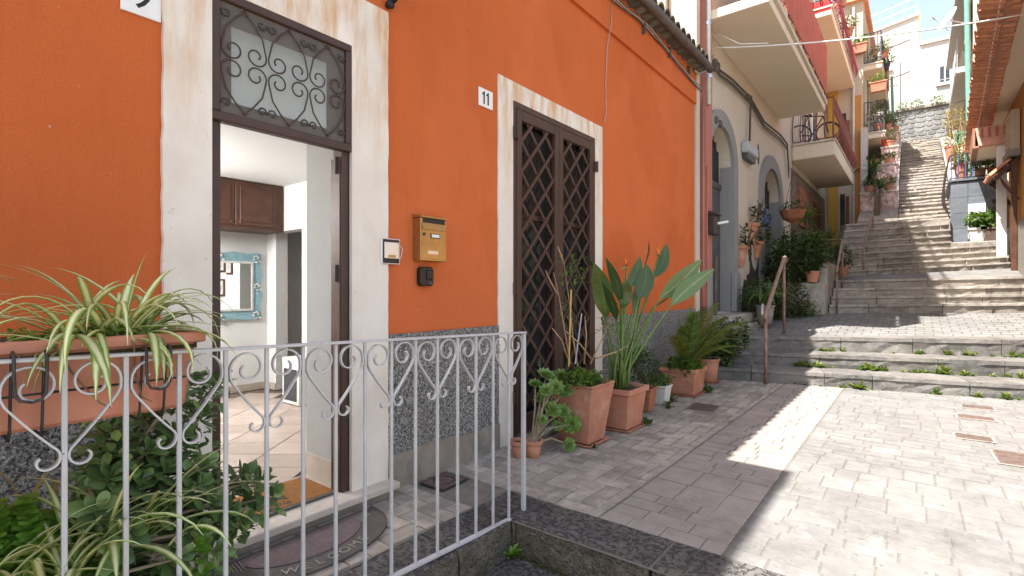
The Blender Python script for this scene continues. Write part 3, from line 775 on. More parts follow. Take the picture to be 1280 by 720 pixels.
for yy, zz in ((SY0 + .03, 2.78), (SY0 + .03, 1.35), (SY0 + .03, .35), (SY1 - .0, 2.75), (SY1 - .0, 1.3)):
    MB().box(.012, .034, yy - .035, yy + .035, zz, zz + .11).tube([(.04, yy, zz - .005), (.04, yy, zz + .115)], .012, 8).build('hinge', 'brown_metal', LD, bevel=.003)
MB().box(-.6, -.35, SY0 - .1, SY1 + .1, 0, 3.3).build('unlit_backing', 'charcoal', OH)  # solid charcoal block, its colour stands in for the shade behind the glass

# ---- eave of dark old tiles with lichen
EAV = MB().box(-.4, .272, 1.2, 8.62, 5.021, 5.085).build('eave_board', 'cable_dark', OH)
tb = MB(); n = 8
for i in range(n):
    a0_, a1_ = math.pi * i / n, math.pi * (i + 1) / n
    tb.add([(-.5, -.085 * math.cos(a0_), .06 * math.sin(a0_)), (.0, -.10 * math.cos(a0_), .07 * math.sin(a0_)), (.0, -.10 * math.cos(a1_), .07 * math.sin(a1_)), (-.5, -.085 * math.cos(a1_), .06 * math.sin(a1_))], [(0, 1, 2, 3)])
    tb.add([(.0, -.10 * math.cos(a0_), .07 * math.sin(a0_)), (.0, -.082 * math.cos(a0_), .054 * math.sin(a0_)), (.0, -.082 * math.cos(a1_), .054 * math.sin(a1_)), (.0, -.10 * math.cos(a1_), .07 * math.sin(a1_))], [(0, 1, 2, 3)])
    tb.add([(-.5, -.07 * math.cos(a0_), .045 * math.sin(a0_)), (.0, -.082 * math.cos(a0_), .054 * math.sin(a0_)), (.0, -.082 * math.cos(a1_), .054 * math.sin(a1_)), (-.5, -.07 * math.cos(a1_), .045 * math.sin(a1_))], [(3, 2, 1, 0)])
TM = mesh_of(tb, 'roof_tile', 'roof_tile'); TM2 = TM.copy(); TM2.materials.clear(); TM2.materials.append(MAT['lichen_tile'])
y = 1.3; i = 0
while y < 8.62:
    inst(TM if RND.random() < .6 else TM2, OH, (.238 + U(-.008, .008), y, 5.10), (0, R(12), U(-.03, .03)), (1, 1.05, 1.5), name='roof_tile')
    inst(TM2 if RND.random() < .5 else TM, OH, (.232 + U(-.012, .008), y + .105, 5.12), (R(180), R(-12), U(-.03, .03)), (1, 1.05, 1.4), name='roof_tile')
    y += .21
rb = MB(); rb.add([(.16, 1.2, 5.15), (.16, 8.62, 5.15), (-3.2, 8.62, 5.85), (-3.2, 1.2, 5.85)], [(0, 1, 2, 3)]); rb.build('roof_slope', 'roof_tile', OH)
MB().tube([(.23, 1.2, 5.02), (.23, 8.66, 5.02)], .05, 10).build('eave_gutter', 'roof_tile', OH, smooth=True)

# ================================================================== ROOM BEHIND THE ENTRANCE
RX0, RX1, RY0, RY1, RZ0, RZ1 = -3.9, -.5, -.8, 3.33, .09, 2.72
rf = ST(MB().box(RX0, RX1 + .49, RY0, RY1 + 1.2, RZ0 - .1, RZ0 - .012).build('room_floor', 'grout'))
tmesh = mesh_of(MB().rects([(.5, .5, -.01), (.5, .5, -.002), (.494, .494, 0)]), 'floor_tile', 'room_tile')
ts = .30; tw = .46
for i in range(-16, 17):
    for j in range(-16, 17):
        u_, v_ = i * tw, j * ts + (tw * .0)
        ca, sa = math.cos(R(38)), math.sin(R(38)); x = -2.0 + u_ * ca - v_ * sa; y = 1.9 + u_ * sa + v_ * ca
        if RX0 + .12 < x < RX1 - .14 and .9 < y < RY1 - .12 and y > 1.0 - (x + .5) * .25:
            inst(tmesh, rf, (x, y, RZ0), (0, 0, R(38)), (tw - .008, ts - .008, 1), 'floor_tile')
# plain tiles under the door
for k in range(3): inst(tmesh, rf, (-.31, 1.26 + .29 * k, RZ0 + .001), (0, 0, 0), (.37, .282, 1), 'floor_tile')
rw = MB()
rw.box(RX0 - .12, RX0, RY0 - .1, RY1 + 1.5, RZ0, RZ1)
ox0, ox1, oz1 = -3.66, -3.02, 2.15
rw.box(RX0, ox0, RY1, RY1 + .16, RZ0, RZ1).box(ox1, RX1, RY1, RY1 + .16, RZ0, RZ1).box(ox0, ox1, RY1, RY1 + .16, oz1, RZ1)
rw.box(RX0, RX1, RY0 - .1, RY0, RZ0, RZ1).box(RX0, -2, RY1 + 1.4, RY1 + 1.5, RZ0, RZ1).box(-2.1, -2, RY1 + .17, RY1 + 1.4, RZ0, RZ1)
rw.box(RX1, RX1 + .01, DY0, DY1, RZ1 - .0, 2.97).box(RX1, RX1 + .01, DY1 + .001, RY1, RZ0, RZ1).box(RX1, RX1 + .01, RY0, DY0 - .001, RZ0, RZ1)
ST(rw.build('room_wall', 'room_white'))
ST(MB().box(RX0 - .1, RX1 + .0, RY0 - .1, RY1 + 1.5, RZ1, RZ1 + .1).build('room_ceiling', 'room_white'))
ST(MB().box(RX0 + .001, RX0 + .015, RY0, RY1, RZ0 + .001, RZ0 + .09).box(RX0 + .015, ox0, RY1 - .014, RY1 - .001, RZ0 + .001, RZ0 + .09).box(ox1, RX1, RY1 - .014, RY1 - .001, RZ0 + .001, RZ0 + .09).build('baseboard', 'marble'))
cab = T('loft_cabinet', 'dark brown wooden cupboard high on the white wall above the blue mirror', 'cabinet', (-3.6, 2.6, 2.13))
MB().box(-3.89, -3.45, 1.96, 3.32, 2.13, 2.71).build('carcass', 'cabinet_wood', cab)
for y0, y1 in ((1.98, 2.42), (2.43, 2.72), (2.73, 3.22)):
    dr = MB().box(-3.452, -3.435, y0, y1, 2.17, 2.69).build('door', 'cabinet_wood', cab, bevel=.004)
    MB().box(-3.434, -3.428, y0 + .05, y1 - .05, 2.22, 2.64).build('door_panel', 'cabinet_wood', dr, bevel=.003)
for y in (2.68, 2.78): MB().lathe([(.006, 0), (.012, .01), (.004, .02)], (-3.43, y, 2.2), 10).build('knob', 'brass', cab)
mir = T('wall_mirror', 'mirror with pale blue carved frame and cream ornaments on the white wall', 'mirror', (-3.88, 2.75, 1.0))
my0, my1, mz0, mz1 = 2.22, 3.24, 1.02, 1.87
def wavy(y0, y1, z0, z1, amp):
    p = []
    for (ya, za, yb, zb) in ((y0, z0, y1, z0), (y1, z0, y1, z1), (y1, z1, y0, z1), (y0, z1, y0, z0)):
        for i in range(12):
            t = i / 12; n = amp * math.cos(t * math.pi * 6) * (0 < t); q = (ya + (yb - ya) * t, za + (zb - za) * t)
            p.append((q[0] + (n if ya == yb else 0), q[1] + (n if za == zb else 0)))
    return p
MB().prism(wavy(my0, my1, mz0, mz1, .012), 'x', -3.895, -3.865).build('frame', 'blue_frame', mir)
MB().box(-3.866, -3.858, my0 + .13, my1 - .13, mz0 + .13, mz1 - .13).build('glass', 'mirror_glass', mir)
fm = MB()
for y0, y1, z0, z1 in ((my0 + .11, my1 - .11, mz0 + .11, mz0 + .135), (my0 + .11, my1 - .11, mz1 - .135, mz1 - .11), (my0 + .11, my0 + .135, mz0 + .135, mz1 - .135), (my1 - .135, my1 - .11, mz0 + .135, mz1 - .135)): fm.box(-3.868, -3.85, y0, y1, z0, z1)
fm.build('inner_moulding', 'cream_ornament', mir)
for y, z in ((my0 + .06, mz0 + .06), (my1 - .06, mz0 + .06), (my0 + .06, mz1 - .06), (my1 - .06, mz1 - .06), ((my0 + my1) / 2, mz0 + .05), ((my0 + my1) / 2, mz1 - .05), (my1 - .05, (mz0 + mz1) / 2), (my0 + .05, (mz0 + mz1) / 2)):
    om = MB()
    for k in range(7):
        a = k * .9; r_ = .012 + .008 * k; om.lathe([(.004, -.012), (.02, 0), (.004, .012)], (-3.855, y + r_ * math.cos(a), z + r_ * math.sin(a)), 8)
    om.build('ornament', 'cream_ornament', mir, smooth=True)
for k, (x, z) in enumerate(((-2.72, 1.62), (-2.48, 1.66), (-2.24, 1.62), (-2.46, 1.30))):
    pf = T('picture_frame', ['small framed picture on the inner wall, by the inner doorway', 'small framed picture on the inner wall, top middle of the set', 'small framed picture on the inner wall, farthest from the inner doorway', 'small framed picture on the inner wall, hung below the other three'][k], 'picture', (x, 3.32, z), 'pictures on the inner wall')
    MB().box(x - .09, x + .09, 3.305, 3.328, z, z + .26).build('frame', 'cabinet_wood', pf, bevel=.004); MB().box(x - .065, x + .065, 3.300, 3.304, z + .03, z + .23).build('print', 'paper', pf); MB().box(x - .04, x + .04, 3.2985, 3.2995, z + .06, z + .17).build('image', 'box_grey', pf)
cupb = T('low_cabinet', 'low white cabinet with charcoal front panel just inside the room', 'cabinet', (-2.75, 3.15, .09))
MB().box(-2.86, -2.5, 3.0, 3.31, .1, .62).build('carcass', 'white_laminate', cupb, bevel=.005)
MB().box(-2.82, -2.54, 2.992, 2.999, .14, .50).build('front_panel', 'charcoal', cupb, bevel=.004)
sh = T('shelf_unit', 'wooden shelf unit with striped towels seen through the inner doorway', 'shelf', (-3.3, 4.5, .09))
for z in (.4, .9, 1.5, 1.75): MB().box(-3.85, -2.95, 4.35, 4.7, z, z + .03).build('shelf', 'yellow_cane' if False else 'dry_stem', sh)
for x in (-3.85, -2.98): MB().box(x, x + .03, 4.36, 4.69, .1, 1.9).build('upright', 'dry_stem', sh)
for k in range(3):
    MB().box(-3.7 + .25 * k, -3.5 + .25 * k, 4.4, 4.65, 1.531, 1.66 + .02 * k).build('towel_stack', 'charcoal' if k % 2 else 'paper', sh, bevel=.02)
cm = T('coir_doormat', 'brown coir doormat with a dark printed motif inside the open entrance', 'doormat', (-.3, 1.5, .09))
cmx0, cmx1, cmy0, cmy1 = -.44, -.05, 1.20, 1.885
MB().box(cmx0, cmx1, cmy0, cmy1, .0915, .106).build('pile', 'coir', cm, bevel=.004)
MB().box(cmx1 + .002, cmx1 + .028, cmy0, cmy1, .0915, .104).build('border', 'rubber', cm)
blob = MB(); ol = []
for i in range(30):
    t = 2 * math.pi * i / 30; ol.append((-.215 + (.05 + .018 * math.sin(5 * t) + U(-.008, .008)) * math.sin(t), 1.47 + (.15 + .02 * math.cos(3 * t)) * math.cos(t)))
blob.prism(ol, 'z', .1065, .1072); blob.build('print', 'print_black', cm)
text('Sicilia', .085, 'print_black', cm, (-.105, 1.52, .1068), (0, 0, R(90)), 'lettering', shear=.25)
lamp = T('ceiling_lamp', 'lit round ceiling lamp inside the room', 'lamp', (-3.0, 1.0, 2.45))
MB().lathe([(.02, .27), (.06, .24), (.06, .2), (.02, .19)], (-3.0, 1.0, 2.45), 16).build('canopy', 'enamel_white', lamp)
MB().lathe([(.02, .19), (.12, .15), (.15, .08), (.12, .01), (.02, -.02)], (-3.0, 1.0, 2.45), 20).build('globe', 'lamp_glow', lamp, smooth=True)
pl = bpy.data.lights.new('lamp_light', 'POINT'); pl.energy = 66; pl.color = (1, .98, .95); pl.shadow_soft_size = .16
po = bpy.data.objects.new('lamp_light', pl); COL.objects.link(po); po.parent = lamp; po.location = (0, 0, -.12)

# ================================================================== THINGS ON THE ORANGE WALL
def plate(y0, y1, z0, z1, txt, label, size):
    o = T('house_number_plate', label, 'house number', (.0, (y0 + y1) / 2, z0))
    MB().box(.001, .013, y0, y1, z0, z1).build('tile', 'enamel_white', o, bevel=.002)
    ym, zm = (y0 + y1) / 2, (z0 + z1) / 2
    if txt == '11':
        for dy in (-.026, .026):
            a_ = ym + dy; MB().prism([(a_ - .009, zm - .052), (a_ + .009, zm - .052), (a_ + .009, zm + .055), (a_ - .002, zm + .055), (a_ - .024, zm + .032), (a_ - .024, zm + .020), (a_ - .009, zm + .028)], 'x', .0132, .0142).build('digit', 'print_black', o)
    else: text(txt, size, 'print_black', o, (.0136, ym, zm), FACE_STREET, 'digit', (1.0, 1, 1), ext=.0004)
    return o
plate(3.205, 3.385, 2.955, 3.11, '11', 'white enamel plate with black number 11 beside the lattice door', .16)
pp = plate(.735, .897, 2.70, 2.88, '9', 'white enamel plate with black number 9 above the planter box', .19)
p = onX(484, 296); ic = T('intercom', 'silver door intercom panel in a black bezel on the surround edge', 'intercom', (.03, 2.27, 1.57))
MB().box(.003, .04, 2.185, 2.345, 1.575, 1.755).build('housing', 'aluminium', ic, bevel=.004)
MB().box(.0402, .046, 2.195, 2.335, 1.583, 1.747).build('bezel', 'black_plastic', ic, bevel=.003)
MB().box(.0462, .05, 2.203, 2.327, 1.615, 1.728).build('face_plate', 'steel', ic, bevel=.002)
MB().box(.0502, .053, 2.235, 2.297, 1.622, 1.64).build('call_button', 'brass', ic, bevel=.001)
MB().tube([(.0465, 2.265, 1.737), (.0475, 2.265, 1.737)], .004, 8).build('camera_eye', 'window_dark', ic)
MB().tube([(.02, 2.35, 1.72), (.03, 2.375, 1.69), (.028, 2.365, 1.64), (.02, 2.352, 1.60)], .0025, 5).build('wire', 'cable_white', ic)
mb = T('mailbox', 'brass-coloured metal mailbox on the orange wall', 'mailbox', (0, 2.67, 1.60))
y0, y1, z0, z1 = 2.495, 2.755, 1.61, 1.955
MB().box(.002, .085, y0, y1, z0, z1 - .03).build('case', 'brass', mb, bevel=.004)
MB().hexa([(.002, y0 - .006, z1 - .028), (.10, y0 - .006, z1 - .030), (.10, y1 + .006, z1 - .030), (.002, y1 + .006, z1 - .028)], [(.002, y0 - .006, z1 + .0), (.10, y0 - .006, z1 - .018), (.10, y1 + .006, z1 - .018), (.002, y1 + .006, z1 + .0)]).build('lid', 'brass', mb, bevel=.002)
MB().box(.0852, .088, y0 + .012, y1 - .012, z0 + .015, z0 + .235).build('door', 'brass', mb, bevel=.003)
MB().box(.0852, .087, y0 + .02, y1 - .02, z1 - .066, z1 - .034).build('slot', 'print_black', mb)
MB().hexa([(.0852, y0 + .012, z1 - .115), (.098, y0 + .012, z1 - .115), (.098, y1 - .012, z1 - .115), (.0852, y1 - .012, z1 - .115)], [(.0852, y0 + .012, z1 - .07), (.0865, y0 + .012, z1 - .07), (.0865, y1 - .012, z1 - .07), (.0852, y1 - .012, z1 - .07)]).build('flap', 'brass', mb)
MB().box(.0882, .092, y0 + .095, y0 + .185, z0 + .17, z0 + .205).build('name_frame', 'dark_iron', mb)
MB().box(.0922, .093, y0 + .102, y0 + .178, z0 + .176, z0 + .199).build('name_card', 'paper', mb)
MB().box(.0882, .0895, y0 + .07, y0 + .17, z0 + .052, z0 + .076).build('letter_strip', 'steel', mb)
MB().tube([(.087, y0 + .03, z0 + .195), (.095, y0 + .03, z0 + .195)], .011, 10).build('lock', 'dark_iron', mb)
kb = T('key_safe', 'small black key safe under the brass mailbox', 'key box', (0, 2.593, 1.43))
MB().prism([(2.528 + .014, 1.425), (2.658 - .014, 1.425), (2.658, 1.445), (2.658, 1.55), (2.643, 1.568), (2.543, 1.568), (2.528, 1.55), (2.528, 1.445)], 'x', .002, .05).build('body', 'black_plastic', kb, bevel=.006)
MB().box(.0505, .062, 2.583, 2.648, 1.475, 1.545).build('cover', 'black_plastic', kb, bevel=.006)
MB().box(.0505, .055, 2.603, 2.633, 1.44, 1.46).build('latch', 'charcoal', kb, bevel=.002)
wl = T('wall_lamp_bracket', 'black iron lamp bracket high on the orange wall', 'lamp', (0, 2.33, 3.3))
q = onX(486, 6, .02)
MB().lathe([(.0, -.03), (.03, -.02), (.032, .0), (.02, .02), (.0, .026)], (q.x + .012, q.y, q.z), 14).build('boss', 'black_plastic', wl, smooth=True)
MB().tube([(q.x + .01, q.y, q.z), (q.x + .06, q.y + .03, q.z + .05), (q.x + .13, q.y + .08, q.z + .12), (q.x + .26, q.y + .15, q.z + .22), (q.x + .36, q.y + .15, q.z + .3)], [.02, .018, .015, .013, .011], 10).build('arm', 'black_plastic', wl, smooth=True)
MB().lathe([(.02, .02), (.07, -.02), (.1, -.16), (.02, -.18)], (q.x + .36, q.y + .15, q.z + .28), 14).build('lantern', 'black_plastic', wl)
# cables along the eave and the loose wire
cb_ = T('cable_bundle', 'bundle of grey cables clipped along the orange wall below the eave', 'cable', (.06, 5, 4.7))
for k in range(4):
    pts = []
    for i in range(28):
        t = i / 27; y = 1.3 + (8.75 - 1.3) * t; z = 4.98 - .10 * t - .055 * math.sin(t * math.pi * 5) * (.4 + .6 * t) - .02 * k + .012 * math.sin(i * 1.7 + k)
        if t > .9: z -= (t - .9) * 1.6 * (1 - (t - .9) * 6)
        pts.append((.055 + .012 * (k % 2) + .006 * math.sin(i + k), y, z))
    MB().tube(pts, .0085 - .0015 * (k % 2), 6).build('cable', 'cable_grey' if k % 3 else 'cable_dark', cb_, smooth=True)
for yy in (2.5, 3.9, 5.2, 6.4, 7.3, 8.1): MB().box(.036, .085, yy, yy + .015, 4.82 + U(-.04, .04), 4.95).build('clip', 'cable_dark', cb_)
lw = [onX(765, 0, .045), onX(764, 30, .045), onX(759, 60, .02), onX(757, 110, .012), onX(758, 140, .02), onX(755, 153, .025)]
tag(MB().tube(lw, .0045, 6).build('loose_wire', 'cable_grey', smooth=True), 'thin loose wire hanging down the orange wall above the lattice door', 'wire')

# ================================================================== RAILING
def rz(y): return 1.200 - .032 * (y - .36)
def rb_(y): return .035 - .045 * (y - 1.56)
RXP = .945
RL = T('iron_railing', 'lilac-grey iron railing with heart scrolls along the terrace edge', 'railing', (RXP, 1.2, 0))
ys = [2.59 - .1485 * i for i in range(22)]
MB().flat([(RXP, ys[-1], rz(ys[-1])), (RXP, ys[0] + .012, rz(ys[0]))], (1, 0, 0), .019, .005).build('top_rail', 'rail_paint', RL, bevel=.0015)
MB().flat([(RXP, ys[-1], rb_(ys[-1])), (RXP, ys[0], rb_(ys[0]))], (1, 0, 0), .015, .0075).build('bottom_rail', 'rail_paint', RL, bevel=.002)
for i, y in enumerate(ys):
    w_ = .012 if i == 0 else .0068
    MB().box(RXP - w_, RXP + w_, y - w_, y + w_, rb_(y) + .004, rz(y) - .0055).build('post' if i == 0 else 'bar', 'rail_paint', RL, bevel=.0015)
hw = .1485
cbig = (.072, -.070)
hp = list(reversed(spiral(cbig, .066, .020, 0, 400, 26)))
hp += [(.1375, -.095), (.128, -.118), (.105, -.150), (.075, -.190), (.045, -.226), (.024, -.250)]
hp += spiral((.045, -.283), .038, .012, 140, 400, 18)
for i, y in enumerate(ys):
    if i % 2 == 1 and i < 21:
        for su in (1, -1):
            pts = [(RXP, y + su * u * .98, rz(y) - .006 + v) for u, v in hp]
            MB().flat(pts, (1, 0, 0), .008, .0028).build('scroll', 'rail_paint', RL, smooth=False)
MB().flat([(RXP, 2.59, rb_(2.59)), (RXP + .012, 2.61, -.02), (RXP + .045, 2.615, -.07), (RXP + .05, 2.615, -.203)], (0, 1, 0), .011, .011).build('foot', 'rail_paint', RL)

# ================================================================== POTTED PLANTS helpers
def arc(base, az, L, lift, droop, n=9, tw=0.0):
    """curved leaf axis from base: azimuth, starts at 'lift' elevation and bends down by 'droop'"""
    p = Vector(base); out = [p.copy()]; el = lift; st_ = L / (n - 1)
    for i in range(n - 1):
        out.append(out[-1] + Vector((math.cos(az) * math.cos(el), math.sin(az) * math.cos(el), math.sin(el))) * st_)
        el -= droop / (n - 1) * (.5 + 1.0 * i / (n - 1)); az += tw / n
    return out
def blade(parent, base, az, L, W, lift, droop, mat, name='leaf', n=10, fold=.3, tw=0, prof=None):
    pts = arc(base, az, L, lift, droop, n, tw)
    prof = prof or (lambda t: min(1, .62 + t * 3) * (1 - (max(0, t - .5) / .5) ** 1.6) if t < .98 else .02)
    wd = [max(.0008, W * .5 * prof(i / (n - 1))) for i in range(n)]
    return MB().strip(pts, wd, (-math.sin(az), math.cos(az), 0), fold).build(name, mat, parent, smooth=True)
def cloud(b, c, rad, n, L, ar=.55, shell=.35, flat=.5):
    for _ in range(n):
        while True:
            v = Vector((U(-1, 1), U(-1, 1), U(-1, 1)))
            if .0001 < v.length <= 1: break
        v = v.normalized() * (shell + (1 - shell) * v.length)
        v *= .82 + .25 * math.sin(v.x * 5 + c[0] * 7) * math.sin(v.y * 6 + c[1] * 3) + U(-.06, .06)
        p = Vector((c[0] + v.x * rad[0], c[1] + v.y * rad[1], c[2] + v.z * rad[2]))
        d = Vector((v.x + U(-.8, .8), v.y + U(-.8, .8), v.z * .5 + U(-.6, .6)))
        s_ = U(.65, 1.25); b.leaf(p, d, (U(-flat, flat), U(-flat, flat), 1), L * s_, L * ar * s_)
def stems(b, base, c, rad, n, r=.006):
    for _ in range(n):
        e = Vector((c[0] + U(-.7, .7) * rad[0], c[1] + U(-.7, .7) * rad[1], c[2] + U(-.2, .7) * rad[2])); p0 = Vector(base) + Vector((U(-.3, .3) * rad[0], U(-.3, .3) * rad[1], 0))
        m = p0.lerp(e, .5) + Vector((U(-.12, .12) * rad[0], U(-.12, .12) * rad[1], .05 * rad[2]))
        b.tube([p0, m, e], [r, r * .75, r * .4], 5)
def shrub(name, label, cat, base, blobs, leafL, mat, group=None, ar=.55, nst=10, stem='bark', sr=.008, mat2=None):
    o = T(name, label, cat, base, group); b = MB(); b2 = MB(); s_ = MB()
    for k, (c, rad, n) in enumerate(blobs):
        cloud(b, c, rad, int(n * (.6 if mat2 else 1)), leafL, ar)
        if mat2: cloud(b2, (c[0], c[1], c[2] + rad[2] * .1), rad, int(n * .4), leafL, ar)
        stems(s_, base, c, rad, nst, sr)
    s_.build('stem', stem, o); b.build('foliage', mat, o, kind='stuff')
    if mat2: b2.build('young_foliage', mat2, o, kind='stuff')
    return o
def square_pot(name, label, c, rot, h, w0, w1, mat, rim=.03, rimw=.014, cat='plant pot', saucer=True, ribs=0, soil='soil', wy=1.0, group=None):
    """tapered square pot: w0 half-width at foot, w1 at top"""
    o = T(name, label, cat, c, group); z0 = .022 if saucer else 0
    b = MB(); b.rects([(w0, w0 * wy, z0), (w0 + (w1 - w0) * .5, (w0 + (w1 - w0) * .5) * wy, z0 + (h - rim) * .5), (w1, w1 * wy, z0 + h - rim)], c, rot)
    b.build('body', mat, o, bevel=.008)
    r_ = MB(); cr, sr = math.cos(rot), math.sin(rot)
    ring = lambda hx, z: [(c[0] + x * cr - y * sr, c[1] + x * sr + y * cr, c[2] + z) for x, y in ((-hx, -hx * wy), (hx, -hx * wy), (hx, hx * wy), (-hx, hx * wy))]
    W = w1 + rimw
    r_.loft([ring(w1 + .001, z0 + h - rim), ring(W, z0 + h - rim + .004), ring(W, z0 + h), ring(W - .024, z0 + h), ring(W - .026, z0 + h - .05)], False)
    r_.build('rim', mat, o, bevel=.003)
    MB().rects([(W - .03, (W - .03) * wy, z0 + h - .06), (W - .027, (W - .027) * wy, z0 + h - .028)], c, rot).build('soil', soil, o)
    for k in range(ribs):
        z = z0 + h * .15 + k * (h * .62) / ribs; t = (z - z0) / (h - rim); ww = w0 + (w1 - w0) * t
        rb2 = MB()
        for a in range(4):
            aa = rot + a * math.pi / 2; ca, sa = math.cos(aa), math.sin(aa); d_ = ww * (wy if a % 2 else 1); l_ = ww * (1 if a % 2 else wy) * .72
            cc = [(d_ - .002, -l_), (d_ + .006, -l_), (d_ + .006, l_), (d_ - .002, l_)]
            P = [(c[0] + x * ca - y * sa, c[1] + x * sa + y * ca) for x, y in cc]
            rb2.hexa([(x, y, c[2] + z) for x, y in P], [(x, y, c[2] + z + h * .03) for x, y in P])
        rb2.build('rib', mat, o)
    if saucer:
        sw = w0 + .045
        MB().loft([ring(sw - .02, .0), ring(sw, .026), ring(sw - .012, .026), ring(sw - .024, .012)], True).build('saucer', 'terracotta', o, bevel=.003)
    return o
def round_pot(name, label, c, h, r0, r1, mat, group=None, rim=.03, cat='plant pot', n=24):
    o = T(name, label, cat, c, group)
    MB().lathe([(r0 * .9, 0), (r0, .004), (r1 - .008, h - rim)], c, n).build('body', mat, o, smooth=True)
    MB().lathe([(r1 - .008, h - rim), (r1 + .006, h - rim + .003), (r1 + .008, h), (r1 - .010, h), (r1 - .014, h - .03)], c, n, False).build('rim', mat, o)
    MB().lathe([(r1 - .016, h - .04), (r1 - .012, h - .022)], c, n).build('soil', 'soil', o)
    return o

# ================================================================== PLANTER BOX ON THE RAILING
PB = T('planter_box', 'long terracotta plastic planter box hung inside the railing', 'planter', (.80, .2, .985))
bx0, bx1, by0, by1, bz0, bz1 = .69, .895, -.55, .735, .985, 1.225
b = MB(); b.loft([[(bx0 + .03, by0 + .03, bz0), (bx1 - .03, by0 + .03, bz0), (bx1 - .03, by1 - .03, bz0), (bx0 + .03, by1 - .03, bz0)], [(bx0, by0, bz1), (bx1, by0, bz1), (bx1, by1, bz1), (bx0, by1, bz1)]]); b.build('body', 'terracotta_plastic', PB, bevel=.012)
b = MB(); e = .02
rg = lambda k, z: [(bx0 - k, by0 - k, z), (bx1 + k, by0 - k, z), (bx1 + k, by1 + k, z), (bx0 - k, by1 + k, z)]
b.loft([rg(.002, bz1 - .012), rg(e, bz1 - .008), rg(e, bz1 + .028), rg(e - .018, bz1 + .028), rg(e - .02, bz1 - .01)], False); b.build('rim', 'terracotta_plastic', PB, bevel=.004)
MB().box(bx0 + .002, bx1 - .002, by0 + .002, by1 - .002, bz1 - .03, bz1 + .008).build('soil', 'soil', PB)
for k, px_ in enumerate((38, 198)):
    yc = onX(px_, 460, .965).y; hk = T('planter_hook', ['dark wire planter hook bent over the rail where the long leaf hangs', 'dark wire planter hook bent over the rail at the box end by the door'][k], 'hook', (.93, yc, .99), 'hooks holding the planter box')
    for s_ in (-1, 1):
        y = yc + s_ * .034; zt = rz(y) + .012
        MB().tube([(bx0 + .02, y, bz0 - .012), (bx1 - .01, y, bz0 - .014), (bx1 + .008, y, bz0 + .02), (bx1 + .03, y, zt - .05), (RXP - .012, y, zt + .002), (RXP + .004, y, zt + .012), (RXP + .024, y, zt), (RXP + .026, y, zt - .05), (RXP + .026, yc + s_ * .032, zt - .105), (RXP + .026, yc + s_ * .022, zt - .122), (RXP + .026, yc, zt - .128)], .0042, 6).build('wire', 'dark_iron', hk, smooth=True)
    MB().tube([(bx1 + .021, yc - .25, 1.10), (bx1 + .021, yc + .25, 1.10)], .0035, 6).build('cross_wire', 'dark_iron', hk)
# spider plant in the box
def spider(name, label, c, n, Lr, Wr, lift, dr, specials=(), seed=3, lim=None):
    o = T(name, label, 'plant', c); r = random.Random(seed)
    for i in range(n):
        az = r.uniform(0, 2 * math.pi); L = r.uniform(*Lr)
        base = (c[0] + r.uniform(-.03, .03), c[1] + r.uniform(-.11, .11), c[2] + .005)
        blade(o, base, az, L, r.uniform(*Wr), R(r.uniform(*lift)), R(r.uniform(*dr)), 'leaf_spider', n=10, fold=.35, tw=r.uniform(-.5, .5))
    for base, az, L, W, li, d in specials:
        blade(o, base, R(az), L, W, R(li), R(d), 'leaf_spider', n=12, fold=.3)
    return o
c1 = onX(140, 404, .80)
spider('spider_plant', 'variegated cream and green spider plant arching from the planter box', (.80, c1.y, 1.23), 88, (.26, .48), (.019, .031), (8, 62), (60, 165),
       [((.84, c1.y - .03, 1.25), -28, .46, .027, 48, 178), ((.84, c1.y + .03, 1.25), 40, .44, .022, 55, 130), ((.80, c1.y + .02, 1.25), 100, .40, .018, 42, 70), ((.80, c1.y - .06, 1.25), -80, .36, .03, 70, 178),
        ((.82, c1.y, 1.25), -60, .33, .026, 35, 60), ((.80, c1.y + .03, 1.24), 60, .30, .03, 84, 20), ((.80, c1.y - .18, 1.24), -100, .3, .014, 60, 80), ((.78, c1.y, 1.24), 250, .42, .016, 62, 70), ((.8, c1.y + .02, 1.24), 150, .28, .03, 75, 60)], 5)
c2 = (.79, -.02, 1.23)
spider('spider_plant', 'second spider plant rising from the far end of the planter box', c2, 36, (.25, .46), (.017, .027), (15, 75), (40, 130), [((.8, .06, 1.24), 80, .34, .018, 30, 25)], 9)
b = MB()
for i in range(190):
    q = (U(bx0 + .02, bx1 - .01), U(.0, .70), bz1 + U(.012, .05)); d = (U(-1, 1), U(-1, 1), U(.2, .8)); b.leaf(q, d, (0, 0, 1), U(.012, .026), U(.010, .02))
tag(b.build('seedlings', 'leaf_clover', kind=None), 'small bright green seedlings covering the planter box soil', 'seedlings')['kind'] = 'stuff'
tw_ = T('twine', 'frayed brown twine and dry leaf hanging over the planter box', 'twine', (.92, .4, 1.1))
for ya, yb in ((.33, .45), (.52, .56)):
    MB().tube([(bx1 + .005, ya, bz1 + .03), (bx1 + .024, ya + .02, bz1 + .0), (bx1 + .024, (ya + yb) / 2, 1.14), (bx1 + .026, yb, 1.05), (bx1 + .026, yb + .03, 1.03)], [.004, .004, .0035, .003, .002], 5).build('strand', 'twine', tw_)

